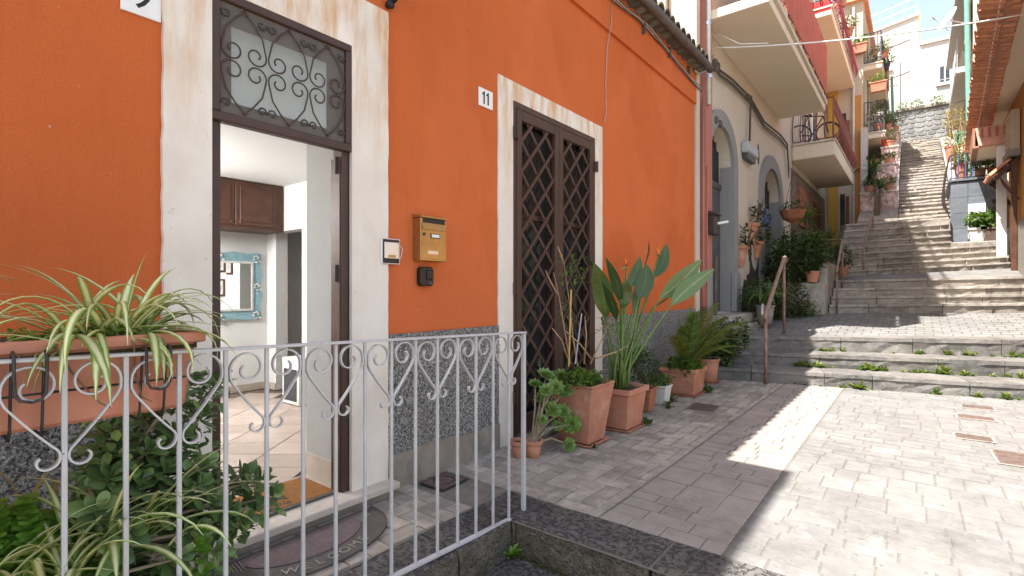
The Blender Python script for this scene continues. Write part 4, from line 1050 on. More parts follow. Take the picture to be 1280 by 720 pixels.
# ---- bed under the box: masonry trough with jade plant, spider plants and clover
TR = T('planting_trough', 'low grey cement planting trough behind the railing', 'planter', (.5, 0, 0))
MB().box(.06, .86, -1.2, .70, .004, .36).build('wall', 'cement_skirt', TR, bevel=.02)
MB().box(.11, .81, -1.15, .65, .35, .385).build('soil', 'soil', TR)
lb = MB(); pts = [(.0, .0, 0), (.35, 0, .03), (.7, 0, .02), (1, 0, -.05)]
rl = [(0, .06), (.25, .36), (.5, .5), (.78, .40), (1.0, .0)]
def oval(b, L, W, th, cup):
    top = []; 
    prof = [(0, .08), (.2, .30), (.42, .47), (.65, .5), (.85, .36), (.97, .12)]
    for sgn in (1, -1):
        o = len(b.v)
        for u_, w_ in prof:
            z = cup * L * (u_ * u_) * .5
            b.v += [(u_ * L, -w_ * W, z + cup * W * w_ * .6), (u_ * L, 0, z + sgn * th * (1 - abs(u_ - .5) * 1.2)), (u_ * L, w_ * W, z + cup * W * w_ * .6)]
        for i in range(len(prof) - 1):
            for j in range(2):
                a = o + i * 3 + j; f = (a, a + 1, a + 4, a + 3); b.f.append(f if sgn < 0 else f[::-1])
    return b
JL = [mesh_of(oval(MB(), 1, w_, .06, cu), 'leaf', 'leaf_jade', True) for w_, cu in ((.62, .25), (.7, .4), (.55, .1))]
JD = T('jade_plant', 'jade plant with glossy rounded dark leaves reaching past the railing bars', 'plant', (.55, .45, .38))
tips = [(216, 500, .62), (160, 535, .6), (185, 565, .68), (135, 600, .70), (228, 548, .66), (250, 585, .72), (300, 595, .78), (322, 600, .80), (335, 620, .80), (300, 655, .86), (285, 645, .84), (262, 632, .8), (252, 520, .6),
        (268, 482, .5), (240, 480, .48), (205, 590, .70), (175, 610, .74), (240, 665, .84), (265, 690, .86), (205, 640, .78), (130, 545, .56), (150, 560, .62), (215, 700, .86), (160, 665, .82), (185, 520, .55), (215, 545, .6), (245, 610, .75), (145, 690, .86), (120, 640, .78), (225, 620, .74)]
root = Vector((.52, .42, .38)); jst = MB()
for n_, (px_, py_, xx) in enumerate(tips):
    tip = onX(px_, py_, xx); mid_ = root.lerp(tip, .55) + Vector((U(-.04, .04), U(-.04, .04), U(-.02, .08)))
    MB().tube([root + Vector((U(-.03, .03), U(-.05, .05), 0)), root.lerp(mid_, .5) + Vector((0, 0, .03)), mid_, tip], [.014, .011, .008, .005], 6).build('branch', 'jade_stem', JD, smooth=True)
    ax = (tip - mid_).normalized(); ax = (ax + Vector((.25, 0, .5))).normalized()
    for k in range(9):
        pr = k // 2; az = (k % 2) * math.pi + pr * 1.57 + U(-.3, .3)
        pos = tip - ax * (.012 * (3 - pr)) + ax * .02
        e1 = ax.orthogonal().normalized(); e2 = ax.cross(e1); rad_ = e1 * math.cos(az) + e2 * math.sin(az)
        d = (rad_ * (.35 + .22 * (4 - pr)) + ax * (.25 + .25 * pr)).normalized(); L = (.086 - .009 * pr) * U(.8, 1.1)
        sd = d.cross(ax).normalized(); nm = sd.cross(d) * -1
        M3 = Matrix((d, sd, d.cross(sd))).transposed()
        o = inst(RND.choice(JL), JD, pos, M3.to_euler(), (L, L, L), 'leaf')
fb = MB()
for (px_, py_, xx) in tips:
    t_ = onX(px_ - 6, py_ + 8, xx - .10); cloud(fb, t_, (.07, .09, .08), 34, .05, .62, .2)
for i in range(46): cloud(fb, onX(U(110, 250), U(560, 730), U(.45, .72)), (.06, .09, .08), 16, .05, .62, .2)
fb.build('inner_foliage', 'leaf_jade', JD, kind='stuff')
SP2 = [((.74, .50, .46), 34, 4, (.24, .44)), ((.80, .28, .44), 22, 8, (.22, .42))]
spider('spider_plant', 'spider plant with yellowing leaves growing in the trough among the jade', (.76, .52, .52), 50, (.26, .48), (.018, .028), (20, 75), (50, 150), [((.84, .66, .5), 20, .34, .028, 50, 120), ((.82, .5, .5), -10, .36, .03, 62, 160), ((.80, .62, .55), 78, .40, .018, 40, 75)], 21)
spider('spider_plant', 'spider plant hanging at the railing foot beside the clover', (.84, .32, .50), 28, (.24, .42), (.017, .027), (25, 75), (40, 140), [], 22)
dl = T('dry_leaves', 'curled straw-yellow dry leaves against the speckled base', 'dry leaves', (.6, .2, .5))
for a in (((.6, .30, .62), 120, .3, 62, 40), ((.6, .34, .62), 250, .42, 80, 90), ((.62, .4, .6), 170, .3, 40, 60), ((.7, .55, .62), 95, .26, 72, 30)):
    blade(dl, a[0], R(a[1]), a[2], .016, R(a[3]), R(a[4]), 'leaf_dry')
b = MB()
for i in range(1500):
    px_ = U(-60, 125); top = 632 + 60 * max(0, (px_ - 55) / 70) ** 1.5 + 12 * math.sin(px_ * .13); py_ = U(top, 745); q = onX(px_, py_, .66 + .16 * (py_ - top) / 100 + U(-.03, .03)); a = U(0, 6.28)
    for k in range(3):
        aa = a + k * 2.094; b.leaf(q, (math.cos(aa), math.sin(aa), U(-.1, .4)), (.35, 0, 1), .026, .028, .05)
o = tag(b.build('clover_patch', 'leaf_clover', base=(.75, 0, .4)), 'bright green clover mound in the trough corner', 'clover'); o['kind'] = 'stuff'
b = MB()
for i in range(26):
    q = onX(U(248, 262), U(655, 720), .88); a = U(0, 6.28)
    for k in range(3):
        aa = a + k * 2.094; b.leaf(q, (math.cos(aa), math.sin(aa), U(0, .4)), (.6, 0, 1), .02, .022, .05)
o = tag(b.build('clover_sprig', 'leaf_clover'), 'small clover sprigs under the jade branches', 'clover'); o['kind'] = 'stuff'

# ---- half-round mat outside the threshold
HM = T('half_round_doormat', 'half-round dark rubber doormat with raised lettering outside the threshold', 'doormat', (.4, 1.55, 0))
hmy0, hmy1, hmx0, hmd = 1.0, 2.02, .16, .42
hc = (hmy0 + hmy1) / 2; hr = (hmy1 - hmy0) / 2
arcp = lambda k, dd: [(hmx0 + dd + (hmd - 2 * dd) * math.sin(math.pi * i / 30) ** .8, hc - (hr - k) * math.cos(math.pi * i / 30)) for i in range(31)]
MB().prism([(x, y) for x, y in arcp(0, 0)], 'z', .003, .014).build('base', 'rubber', HM)
MB().prism([(x, y) for x, y in [(hmx0 + .03 + (hmd - .16) * math.sin(math.pi * i / 30) ** .8, hc - (hr - .17) * math.cos(math.pi * i / 30)) for i in range(31)]], 'z', .0145, .018).build('pile', 'rubber_pile', HM)
for i, ch in enumerate('WELCOME'):
    t = (i - 3) * .135; a = math.pi / 2 + t * 1.25
    x = hmx0 + (hmd - .058) * math.sin(a) ** .8; y = hc - (hr - .075) * math.cos(a)
    text(ch, .085, 'pale_relief', HM, (x, y, .0165), (0, 0, R(90) - (a - math.pi / 2) * -.75), 'letter', ext=.002)
orn = MB()
for sgn in (-1, 1):
    for k in range(6):
        y = hc + sgn * (hr - .10 - .016 * k); orn = MB(); orn.tube([(hmx0 + .03, y, .0155), (hmx0 + .07, y + sgn * .006, .0165), (hmx0 + .10 + .008 * k, y + sgn * .012, .0155)], .003, 5); orn.build('leaf_relief', 'pale_relief', HM)
# drain cover on the terrace by the wall
def cover(name, label, c, lx, ly, rot=0, z=.002, group=None, ring=False):
    o = T(name, label, 'manhole cover', (c[0], c[1], z), group)
    MB().rects([(lx / 2, ly / 2, 0), (lx / 2, ly / 2, .004)], (c[0], c[1], z), rot).build('frame', 'dark_iron' if ring else 'concrete_patch', o)
    MB().rects([(lx / 2 - .018, ly / 2 - .018, .0045), (lx / 2 - .022, ly / 2 - .022, .008)], (c[0], c[1], z), rot).build('lid', 'cover_rust', o)
    if ring:
        rr = MB(); 
        for k in range(24):
            a, a2 = 2 * math.pi * k / 24, 2 * math.pi * (k + 1) / 24; r0, r1 = lx * .30, lx * .34
            rr.add([(c[0] + r0 * math.cos(a), c[1] + r0 * math.sin(a), z + .0105), (c[0] + r1 * math.cos(a), c[1] + r1 * math.sin(a), z + .0105), (c[0] + r1 * math.cos(a2), c[1] + r1 * math.sin(a2), z + .0105), (c[0] + r0 * math.cos(a2), c[1] + r0 * math.sin(a2), z + .0105)], [(0, 1, 2, 3)])
        rr.build('ring', 'dark_iron', o)
    else:
        for k in range(int(ly / .035)):
            y = c[1] - ly / 2 + .03 + k * .035
            if y < c[1] + ly / 2 - .025: MB().box(c[0] - lx / 2 + .03, c[0] + lx / 2 - .03, y, y + .012, z + .0082, z + .0105).build('rib', 'cover_rust', o)
    return o
cover('drain_cover', 'small square drain cover with a ring by the speckled base', (.20, 2.62), .24, .28, .05, .004, ring=True)
cover('manhole_cover', 'flat rusty plate set in the paving beside the ribbed planter', (.92, 6.15), .34, .42, .1, .004)
for px_, py_, l, lab in ((1220, 523, .34, 'rusty meter plate in the pale paving, middle one of a row'), (1217, 548, .30, 'rusty meter plate in the pale paving, farthest from the steps'), (1222, 510, .32, 'rusty meter plate in the pale paving, closest to the steps')):
    q = onZ(px_, py_); cover('meter_plate', lab, (q.x, q.y), l, .2, .03, .003, 'plates set in the sunny paving')
q = onZ(1272, 575); cover('manhole_cover', 'larger stone-coloured manhole cover in the pale paving', (q.x + .1, q.y), .5, .45, .03, .003)

# ================================================================== POTS ALONG THE WALL
round_pot('small_pot', 'small round terracotta pot holding the green rosette succulent', (.385, 3.47, 0), .145, .052, .075, 'terracotta', 'pots along the orange wall')
round_pot('small_pot', 'small terracotta pot half hidden behind the rosette succulent pot', (.29, 3.40, 0), .14, .052, .072, 'terracotta', 'pots along the orange wall')
AE = T('rosette_succulent', 'bright green rosette succulent leaning over its small pot', 'plant', (.37, 3.48, .12))
ros = MB()
for ring_, (nn, L, el) in enumerate(((9, 1.0, 8), (8, .8, 30), (6, .55, 52), (4, .32, 72))):
    for k in range(nn):
        a = 2 * math.pi * (k + .5 * (ring_ % 2)) / nn; d = Vector((math.cos(a) * math.cos(R(el)), math.sin(a) * math.cos(R(el)), math.sin(R(el))))
        ros.leaf((d.x * .06, d.y * .06, .05 * ring_), d, (0, 0, 1), L * .92, L * .55, -.12)
RM = mesh_of(ros, 'rosette', 'leaf_aeonium', False)
for px_, py_, xx, r_, tilt in ((683, 470, .36, .12, 25), (706, 488, .44, .115, 40), (690, 512, .46, .105, 50), (676, 498, .34, .09, 25), (715, 530, .52, .115, 65), (711, 556, .54, .085, 75), (697, 532, .44, .07, 55), (701, 468, .28, .09, 25), (677, 524, .44, .07, 45), (694, 484, .5, .10, 50), (683, 488, .48, .085, 40), (704, 514, .48, .09, 55), (669, 480, .3, .08, 20)):
    q = onX(px_, py_, xx)
    r_ *= .86; inst(RM, AE, q, (R(U(-15, 15)), R(tilt), R(-40 + U(-20, 20))), (r_, r_, r_), 'rosette')
    MB().tube([(.375 + U(-.03, .03), 3.47 + U(-.03, .03), .12), Vector((.38, 3.49, .2)).lerp(q, .5) + Vector((U(-.03, .03), U(-.03, .03), .0)), q], [.010, .009, .007], 6).build('stem', 'jade_stem', AE)
PG = 'pots along the orange wall'
square_pot('tall_square_pot', 'tall tapered square terracotta pot with dry twiggy shrub', (.475, 4.12, 0), 0, .53, .145, .215, 'terracotta', .02, .004, group=PG)
DS = T('twiggy_shrub', 'leggy half-dry shrub with bare tan branches in the tall tapered pot', 'plant', (.475, 4.12, .52))
def pxs(*a): return [onX(p_[0], p_[1], p_[2]) for p_ in a]
for seg in (((713, 455, .42), (707, 420, .42), (699, 372, .44), (692, 340, .46)), ((722, 458, .46), (716, 420, .42), (712, 380, .42), (705, 330, .44)), ((730, 455, .48), (733, 420, .5), (731, 395, .5)), ((712, 455, .46), (702, 425, .52), (690, 410, .55)),
            ((738, 455, .52), (752, 425, .55), (765, 395, .56)), ((740, 450, .55), (725, 430, .6), (705, 412, .62)), ((699, 372, .44), (688, 352, .48), (682, 338, .5)), ((705, 330, .44), (701, 318, .44), (697, 308, .42)), ((745, 448, .55), (770, 440, .6), (785, 432, .62))):
    MB().tube(pxs(*seg), [.0085 * (1 - .25 * i) for i in range(len(seg))], 6).build('branch', 'dry_stem', DS, smooth=True)
b = MB()
for (px_, py_, xx, rr, n_) in ((712, 328, .44, .09, 26), (722, 345, .46, .09, 24), (705, 345, .44, .07, 10), (760, 405, .58, .10, 26), (770, 380, .58, .08, 14), (708, 385, .44, .08, 10), (790, 420, .6, .08, 12), (775, 440, .6, .08, 12)):
    q = onX(px_, py_, xx)
    for i in range(n_): b.leaf(q + Vector((U(-rr, rr), U(-rr, rr), U(-rr, rr))), (U(-1, 1), U(-1, 1), U(-1, .2)), (0, 0, 1), U(.04, .075), U(.012, .022))
b.build('foliage', 'leaf_bright', DS, kind='stuff')
b = MB(); cloud(b, (.47, 4.10, .58), (.23, .23, .09), 700, .04, .8); cloud(b, (.52, 3.96, .60), (.15, .14, .08), 260, .035, .8)
b.build('creeping_foliage', 'leaf_bright', DS, kind='stuff')
b = MB()
for i in range(40):
    q = onX(U(696, 712), U(470, 535), .66); b.leaf(q, (U(-.3, .6), U(-.6, .6), -1), (1, 0, 0), .03, .006)
b.build('trailing_sprig', 'leaf_dark', DS, kind='stuff')
tag(MB().tube(pxs((711, 458, .48), (714, 362, .47)), .007, 6).build('garden_cane', 'yellow_cane'), 'yellow cane stuck in the tall tapered pot', 'cane')
tag(MB().tube(pxs((719, 455, .45), (727, 392, .44)), .0065, 6).build('garden_stake', 'box_grey'), 'pale blue-grey plastic stake beside the yellow cane', 'stake')

square_pot('square_pot', 'square terracotta pot with wide rim holding the bird of paradise', (.515, 4.78, 0), 0, .40, .165, .205, 'terracotta', .055, .022, group=PG)
BP = T('bird_of_paradise', 'bird of paradise plant with paddle leaves and orange flowers', 'plant', (.515, 4.78, .38))
def paddle(base, tip, W, mat, root=None, bend=.03, roll=0, fold=.14):
    p0, p1 = onX(*base), onX(*tip); vd = (Vector((CAMD, 0, CAMH)) - p0).normalized(); axv = (p1 - p0)
    sd = axv.cross(vd).normalized(); nm = sd.cross(axv.normalized()); sd = (sd * math.cos(R(roll)) + nm * math.sin(R(roll)))
    pts = [p0.lerp(p1, i / 10) + sd * bend * math.sin(math.pi * i / 10) + vd * .02 * math.sin(i * .9) for i in range(11)]
    wd = [W * .5 * v for v in (.06, .42, .74, .93, 1.0, .99, .92, .79, .58, .32, .02)]
    lf = MB().strip(pts, wd, sd, fold).build('leaf', mat, BP, smooth=True)
    r0 = Vector(root) if root else Vector((.515 + U(-.06, .06), 4.78 + U(-.08, .08), .40))
    m_ = r0.lerp(p0, .55) + Vector((U(-.02, .02), U(-.02, .02), .02))
    MB().tube([r0, m_, p0, pts[5]], [.017, .012, .008, .004], 7).build('stalk', 'green_stem', BP, smooth=True)
paddle((757, 398, .50), (742, 328, .52), .20, 'leaf_strelitzia_worn', roll=10)
paddle((776, 380, .52), (757, 322, .45), .12, 'leaf_strelitzia', roll=30)
paddle((778, 386, .55), (781, 348, .56), .13, 'leaf_strelitzia_worn', roll=10)
paddle((783, 362, .48), (800, 320, .46), .13, 'leaf_strelitzia', roll=-10)
paddle((798, 374, .60), (808, 330, .60), .19, 'leaf_strelitzia', roll=5)
paddle((818, 347, .55), (833, 304, .55), .15, 'leaf_strelitzia', roll=-15)
paddle((824, 372, .72), (877, 324, .95), .22, 'leaf_strelitzia_pale', roll=-20)
paddle((838, 382, .85), (893, 336, 1.12), .19, 'leaf_strelitzia_pale', roll=15, bend=-.02)
paddle((816, 385, .6), (842, 363, .65), .05, 'leaf_strelitzia_worn', roll=50)
paddle((765, 372, .42), (728, 315, .38), .06, 'leaf_strelitzia', roll=45)
paddle((806, 332, .5), (811, 300, .5), .03, 'leaf_strelitzia', roll=50)
paddle((770, 400, .58), (752, 352, .62), .11, 'leaf_strelitzia', roll=40)
paddle((790, 392, .5), (797, 345, .45), .12, 'leaf_strelitzia', roll=-35)
for px_, py_, xx in ((783, 334, .52), (823, 320, .58)):
    q = onX(px_, py_, xx); fl = MB().tube([q + Vector((-.02, -.13, -.03)) if px_ < 800 else q + Vector((0, .18, .015)), q], [.003, .014], 6).build('flower_spathe', 'leaf_dry' if px_ < 800 else 'leaf_strap', BP)
    for k in range(6):
        a = R(40 + 20 * k); d = Vector((.15 * math.cos(k), math.cos(a) * .6 + .15, 1)).normalized()
        MB().strip([q, q + d * .045, q + d * (.09 + .01 * (k % 2))], [.004, .010, .001], (0, 1, .2), .3).build('petal', 'flower_orange', BP)
    for k in range(9):
        d = Vector((U(-.6, .6), U(-1, .4), U(-.2, .8))).normalized(); MB().strip([q, q + d * .05, q + d * U(.07, .1)], [.003, .004, .001], (0, 1, .2), .3).build('dry_petal', 'bark', BP)
    r0 = Vector((.52, 4.8, .4)); MB().tube([r0, r0.lerp(q, .5), q], [.012, .010, .009], 6).build('stalk', 'green_stem', BP, smooth=True)
for k in range(9):
    r0 = Vector((.515 + U(-.09, .09), 4.78 + U(-.1, .1), .40)); az = U(0, 6.28); L = U(.2, .5)
    MB().tube([r0, r0 + Vector((.04 * math.cos(az), .04 * math.sin(az), L * .5)), r0 + Vector((.12 * math.cos(az), .12 * math.sin(az), L))], [.017, .012, .006], 6).build('stalk', 'green_stem', BP, smooth=True)
b = MB()
for i in range(70):
    q = (.515 + U(-.19, .19), 4.78 + U(-.19, .19), .385 + U(0, .02)); b.leaf(q, (U(-1, 1), U(-1, 1), U(0, .3)), (0, 0, 1), U(.02, .05), U(.01, .02))
b.build('leaf_litter', 'leaf_dry', BP, kind='stuff')
square_pot('small_square_pot', 'small brown square pot with a leafy herb bush', (.42, 5.62, 0), .05, .27, .085, .11, 'terracotta_dark', .03, .01, saucer=False, group=PG)
shrub('herb_bush', 'fine-leaved dark green herb bush in the small brown pot', 'plant', (.42, 5.62, .25), [((.40, 5.6, .50), (.24, .26, .24), 900), ((.36, 5.45, .62), (.18, .2, .18), 400)], .035, 'leaf_dark', None, .45, 10, 'bark', .004, 'leaf_mid')
square_pot('white_square_pot', 'small white square pot behind the brown one', (.44, 6.05, 0), .0, .24, .075, .10, 'white_pot', .03, .008, saucer=False, group=PG)
shrub('trailing_plant', 'bright trailing plant spilling over the small white pot', 'plant', (.44, 6.05, .22), [((.45, 6.02, .30), (.15, .17, .08), 420)], .03, 'leaf_mid', None, .8, 5, 'green_stem', .003, 'leaf_bright')
square_pot('ribbed_planter', 'square ribbed terracotta planter with the cycad', (.43, 6.86, 0), .02, .34, .195, .225, 'terracotta', .05, .02, ribs=9, group=PG)
CY_ = T('cycad', 'cycad with stiff yellow-green fronds in the ribbed planter', 'plant', (.43, 6.86, .33))
def frond(base, tip_, sag, W, mat, nl=34):
    p0, p1 = Vector(base), tip_; n = nl; pts = [p0.lerp(p1, i / n) + Vector((0, 0, sag * math.sin(math.pi * i / n))) for i in range(n + 1)]
    b = MB(); b.tube(pts[::3] + [pts[-1]], .006, 5); h = Vector((p1.x - p0.x, p1.y - p0.y, 0)).normalized(); sd = Vector((-h.y, h.x, 0))
    for i in range(3, n + 1):
        t = i / n; d = (pts[i] - pts[i - 1]).normalized(); l = W * (1 - abs(t - .5) * 1.1)
        for s_ in (1, -1):
            dd = (sd * s_ + d * .75 + Vector((0, 0, .12))).normalized(); b.strip([pts[i], pts[i] + dd * l * .5, pts[i] + dd * l - Vector((0, 0, .01))], [.008, .011, .002], d, .2)
    b.build('frond', mat, CY_)
cb0 = (.45, 6.86, .36)
for px_, py_, xx, sg, m_ in ((932, 402, .80, .12, 'leaf_cycad'), (938, 436, .95, .14, 'leaf_cycad'), (905, 398, .85, .10, 'leaf_mid'), (920, 412, .5, .10, 'leaf_cycad'), (856, 410, .55, .06, 'leaf_cycad'), (880, 385, .35, .05, 'leaf_dark'), (845, 420, .65, .08, 'leaf_cycad'), (925, 425, .75, .16, 'leaf_cycad'), (895, 380, .5, .08, 'leaf_cycad'), (868, 392, .7, .06, 'leaf_mid'), (940, 412, .6, .16, 'leaf_cycad'), (912, 440, 1.0, .12, 'leaf_cycad')):
    frond(cb0, onX(px_, py_, xx), sg, .17, m_)
for k, (px_, py_, xx) in enumerate(((864, 378, .36), (848, 398, .3), (884, 382, .3))):
    q = onX(px_, py_, xx); r0 = Vector(cb0) + Vector((U(-.05, .05), U(-.08, .08), 0))
    MB().strip([r0.lerp(q, i / 6) + Vector((0, 0, .03 * math.sin(i * .5))) for i in range(7)], [.02, .045, .055, .05, .04, .022, .002], (.5, .8, 0), .2).build('broad_leaf', 'leaf_strelitzia', CY_, smooth=True)
b = MB(); cloud(b, (.45, 6.78, .40), (.28, .28, .10), 700, .05, .75); b.build('creeping_foliage', 'leaf_bright', CY_, kind='stuff')
round_pot('round_pot', 'round terracotta pot between the ribbed planter and the stone steps', (.40, 7.95, 0), .36, .13, .175, 'terracotta', PG)
MB().lathe([(.15, 0), (.19, .03), (.18, .03), (.14, .012)], (.40, 7.95, .0), 20).build('saucer', 'terracotta', bpy.data.objects['round_pot'])
shrub('leafy_plant', 'leafy green plant in the round pot by the steps', 'plant', (.40, 7.95, .34), [((.34, 7.95, .58), (.26, .3, .26), 420)], .09, 'leaf_dark', None, .4, 8, 'bark', .006, 'leaf_mid')
shrub('ivy_bush', 'low spreading ivy bush at the end of the stone steps', 'bush', (.30, 9.0, .3), [((.35, 8.75, .52), (.36, .40, .30), 1100), ((.30, 9.35, .62), (.40, .45, .32), 1300), ((.45, 8.45, .36), (.3, .2, .2), 420)], .055, 'leaf_dark', None, .8, 8, 'bark', .006, 'leaf_bright')
MB().box(.02, .42, 8.35, 9.6, -.02, .34).build('side_block', 'step_stone', steps, bevel=.02)

# weeds in the step joints and along the pots
def weed(q, s_, n_=12, mat='leaf_bright', label=''):
    o = T('weed', label, 'weed', q, 'weeds in the stone joints'); b = MB()
    for i in range(n_):
        a = U(0, 6.28); el = R(U(15, 75)); L = s_ * U(.6, 1.1); d = Vector((math.cos(a) * math.cos(el), math.sin(a) * math.cos(el) - .25, math.sin(el))); b.leaf(Vector(q), d, (0, 0, 1), L, L * .34)
    b.build('rosette_leaves', mat, o, kind='stuff'); return o
LW = 'small green weed growing in a joint of the low stone steps'
for px_, py_, ln, s_ in ((1076, 488, E0, .17), (1171, 498, E0, .10), (1222, 502, E0, .09), (1257, 504, E0, .10), (1086, 464, E1, .16), (1096, 466, E1, .10), (1105, 467, E1, .1), (1078, 464, E1, .1), (1182, 468, E1, .17), (1158, 468, E1, .08), (1206, 470, E1, .1), (1240, 472, E1, .08), (1275, 472, E1, .1),
        (1012, 459, E1, .13), (1022, 461, E1, .11), (1004, 458, E1, .12), (997, 457, E1, .10), (1030, 437, E2, .09), (1040, 438, E2, .08), (1054, 439, E2, .10), (1150, 443, E2, .09), (1182, 441, E2, .11), (1210, 443, E2, .14), (1265, 442, E2, .12), (1275, 444, E2, .1)) + tuple((U(985, 1275), 466 + U(-6, 6), E1, U(.03, .07)) for _ in range(22)) + tuple((U(1010, 1275), 441, E2, U(.03, .06)) for _ in range(14)) + tuple((U(1000, 1275), 492, E0, U(.025, .06)) for _ in range(12)):
    a = ray(px_, py_); tt = .1
    # march to the step's front line
    best = None
    for k in range(1, 400):
        t = 5 + k * .03; p = Vector((CAMD + a.x * t, a.y * t, CAMH + a.z * t))
        nx_ = {E0: E1, E1: E2, E2: E3}[ln].at(p.x)
        if p.y > nx_.y - .02: best = p; break
    if best: weed((best.x, best.y - .01, ln.at(best.x).z if ln is not E0 else 0), s_, RND.randint(8, 22), RND.choice(('leaf_bright', 'leaf_weed', 'leaf_weed')), {E0: 'small green weed at the foot of the lowest stone step', E1: 'small green weed on the first tread of the low stone steps', E2: 'small green weed on the second tread of the low stone steps'}[ln])
for (x, y, s_) in ((.70, 5.0, .10), (.72, 5.08, .08), (.68, 7.12, .13), (.62, 7.25, .1), (.58, 5.95, .09), (.5, 6.25, .10), (.66, 4.0, .06), (.5, 3.9, .05), (.62, 5.85, .07)):
    weed((x, y, 0), s_, 16, 'leaf_mid', 'small weed growing in the paving at the foot of the pots')
weed((1.0, 2.40, -.2), .085, 30, 'leaf_clover', 'green weed at the foot of the railing post')

# ================================================================== HANDRAILS
def handrail(label, posts, rail, r=.024):
    o = T('handrail', label, 'handrail', posts[0][0], 'handrails of the stairs')
    for a, c in posts: MB().tube([a, c], r * .8, 8).build('post', 'rust_paint', o, smooth=True)
    MB().tube(rail, r, 8).build('rail', 'rust_paint', o, smooth=True)
    return o
p1 = onZ(957, 480); p2 = onZ(980, 417, .62)
t1 = Vector((p1.x, p1.y, 1.03)); t2 = Vector((p2.x, p2.y, 1.93))
handrail('rusty tube handrail beside the three low stone steps', [(p1, t1), (p2, t2)], [t1 + Vector((.0, -.02, -.09)), t1 + Vector((0, -.03, -.02)), t1 + Vector((0, .03, .03)), t2 + Vector((0, -.02, .02)), t2 + Vector((0, .08, .05)), t2 + Vector((0, .13, .03)), t2 + Vector((0, .14, -.05))], .03)
q1 = onY(1046, 396, 12.9); q2 = onY(1053, 362, 14.0)
h1 = onY(1046, 338, 12.9); h2 = onY(1053, 300, 14.0)
handrail('dark handrail at the left end of the four-step flight', [(q1, h1), (q2, h2)], [h1 + Vector((0, -.05, -.05)), h1, h2, h2 + Vector((-.35, .05, .02))], .026)
q3 = onY(1079.5, 344, 15.6); h3 = onY(1079.5, 306, 15.6); q4 = onY(1097, 302, 18.0); h4 = onY(1091, 266, 18.0); q4.x = h4.x
handrail('thin brown handrail climbing the nine-step flight', [(q3, h3), (q4, h4)], [h3, h4], .024)

# ================================================================== BEIGE HOUSE
BH = T('beige_house', 'peeling beige house with two arched grey doorways and a downpipe', 'building', (0, 12.5, .5))
BX = -.02
def arch_pts(y0, y1, zs, rise, n=14):
    c = (y0 + y1) / 2; hw_ = (y1 - y0) / 2
    return [(c - hw_ * math.cos(math.pi * i / n), zs + rise * math.sin(math.pi * i / n)) for i in range(n + 1)]
A1 = (9.30, 10.75, 3.85, .62); A2 = (13.35, 15.25, 3.75, .70)
b = MB(); HB = 10.2
for y0, y1, z0, z1 in ((8.72, A1[0], -.5, HB), (A1[1], A2[0], -.5, HB), (A2[1], 16.9, -.5, HB), (A1[0], A1[1], -.5, .96), (A2[0], A2[1], -.5, 1.0)): b.box(-.5, BX, y0, y1, z0, z1)
for a in (A1, A2): b.prism(arch_pts(*a) + [(a[1], HB), (a[0], HB)], 'x', -.5, BX)
b.build('wall', 'beige_plaster', BH)
MB().box(-8, -.52, 8.6, 16.9, -.5, HB).build('rear_mass', 'beige_plaster', BH)
MB().box(-8, .25, 8.6, 16.9, HB, HB + .15).build('roof_edge', 'soffit_plaster', BH)
for a, jl, nm in ((A1, .29, 'arched_door'), (A2, .32, 'arched_door')):
    y0, y1, zs, rise = a
    inner = arch_pts(*a); outer = arch_pts(y0 - jl, y1 + jl, zs, rise + jl)
    sb = MB()
    n = len(inner)
    fr_ = [(p[0], p[1]) for p in inner]; o_ = [(p[0], p[1]) for p in outer]
    for i in range(n - 1):
        sb.prism([fr_[i], fr_[i + 1], o_[i + 1], o_[i]][::-1], 'x', BX - .001, BX + .07)
    sb.box(BX - .001, BX + .07, y0 - jl, y0, 1.0, zs).box(BX - .001, BX + .07, y1, y1 + jl, 1.0, zs)
    sb.build('arch_surround', 'grey_paint', BH)
    MB().box(BX - .001, BX + .11, y1 - .02, y1 + jl + .03, .95, 1.75).build('jamb_base', 'grey_paint', BH, bevel=.02)
    MB().box(BX - .001, BX + .11, y0 - jl - .03, y0 + .02, .95, 1.75).build('jamb_base', 'grey_paint', BH, bevel=.02)
    MB().box(-.22, BX + .002, y1 - .018, y1 - .002, .97, zs).build('reveal', 'grey_paint', BH)
    kp = [(p[0] * 1.0, p[1]) for p in inner]
    dr = MB().box(-.27, -.22, y0, y1, .97, zs - .45).build(nm, 'door_grey', BH)
    for k in range(2):
        ya = y0 + .08 + k * (y1 - y0) / 2; yb = ya + (y1 - y0) / 2 - .16
        for za, zb in ((1.15, 1.75), (1.9, 3.15)): MB().box(-.2205, -.205, ya, yb, za, zb).build('door_panel', 'door_grey', dr, bevel=.012)
    MB().box(-.24, -.19, y0, y1, zs - .45, zs - .33).build('transom_bar', 'door_grey', dr, bevel=.01)
    gb = MB(); gb.prism([(y0, zs - .33)] + inner + [(y1, zs - .33)], 'x', -.26, -.25); gb.build('fanlight_glass', 'window_dark', dr)
    for k in range(9):
        yy = y0 + .1 + k * (y1 - y0 - .2) / 8; zt_ = zs + rise * math.sqrt(max(0, 1 - ((yy - (y0 + y1) / 2) / ((y1 - y0) / 2)) ** 2))
        MB().tube([(-.235, yy, zs - .33), (-.235, yy, zt_)], .012, 6).build('fanlight_bar', 'dark_iron', dr)
# steps in front of the doors
MB().box(-.02, .52, 9.0, 11.3, .3, .78).build('door_block', 'step_stone', BH, bevel=.025)
MB().box(-.02, .40, 9.2, 11.1, .78, .95).build('door_block', 'step_stone', BH, bevel=.02)
MB().box(-.02, .30, 13.0, 16.2, .5, 1.0).build('door_block', 'step_stone', BH, bevel=.02)
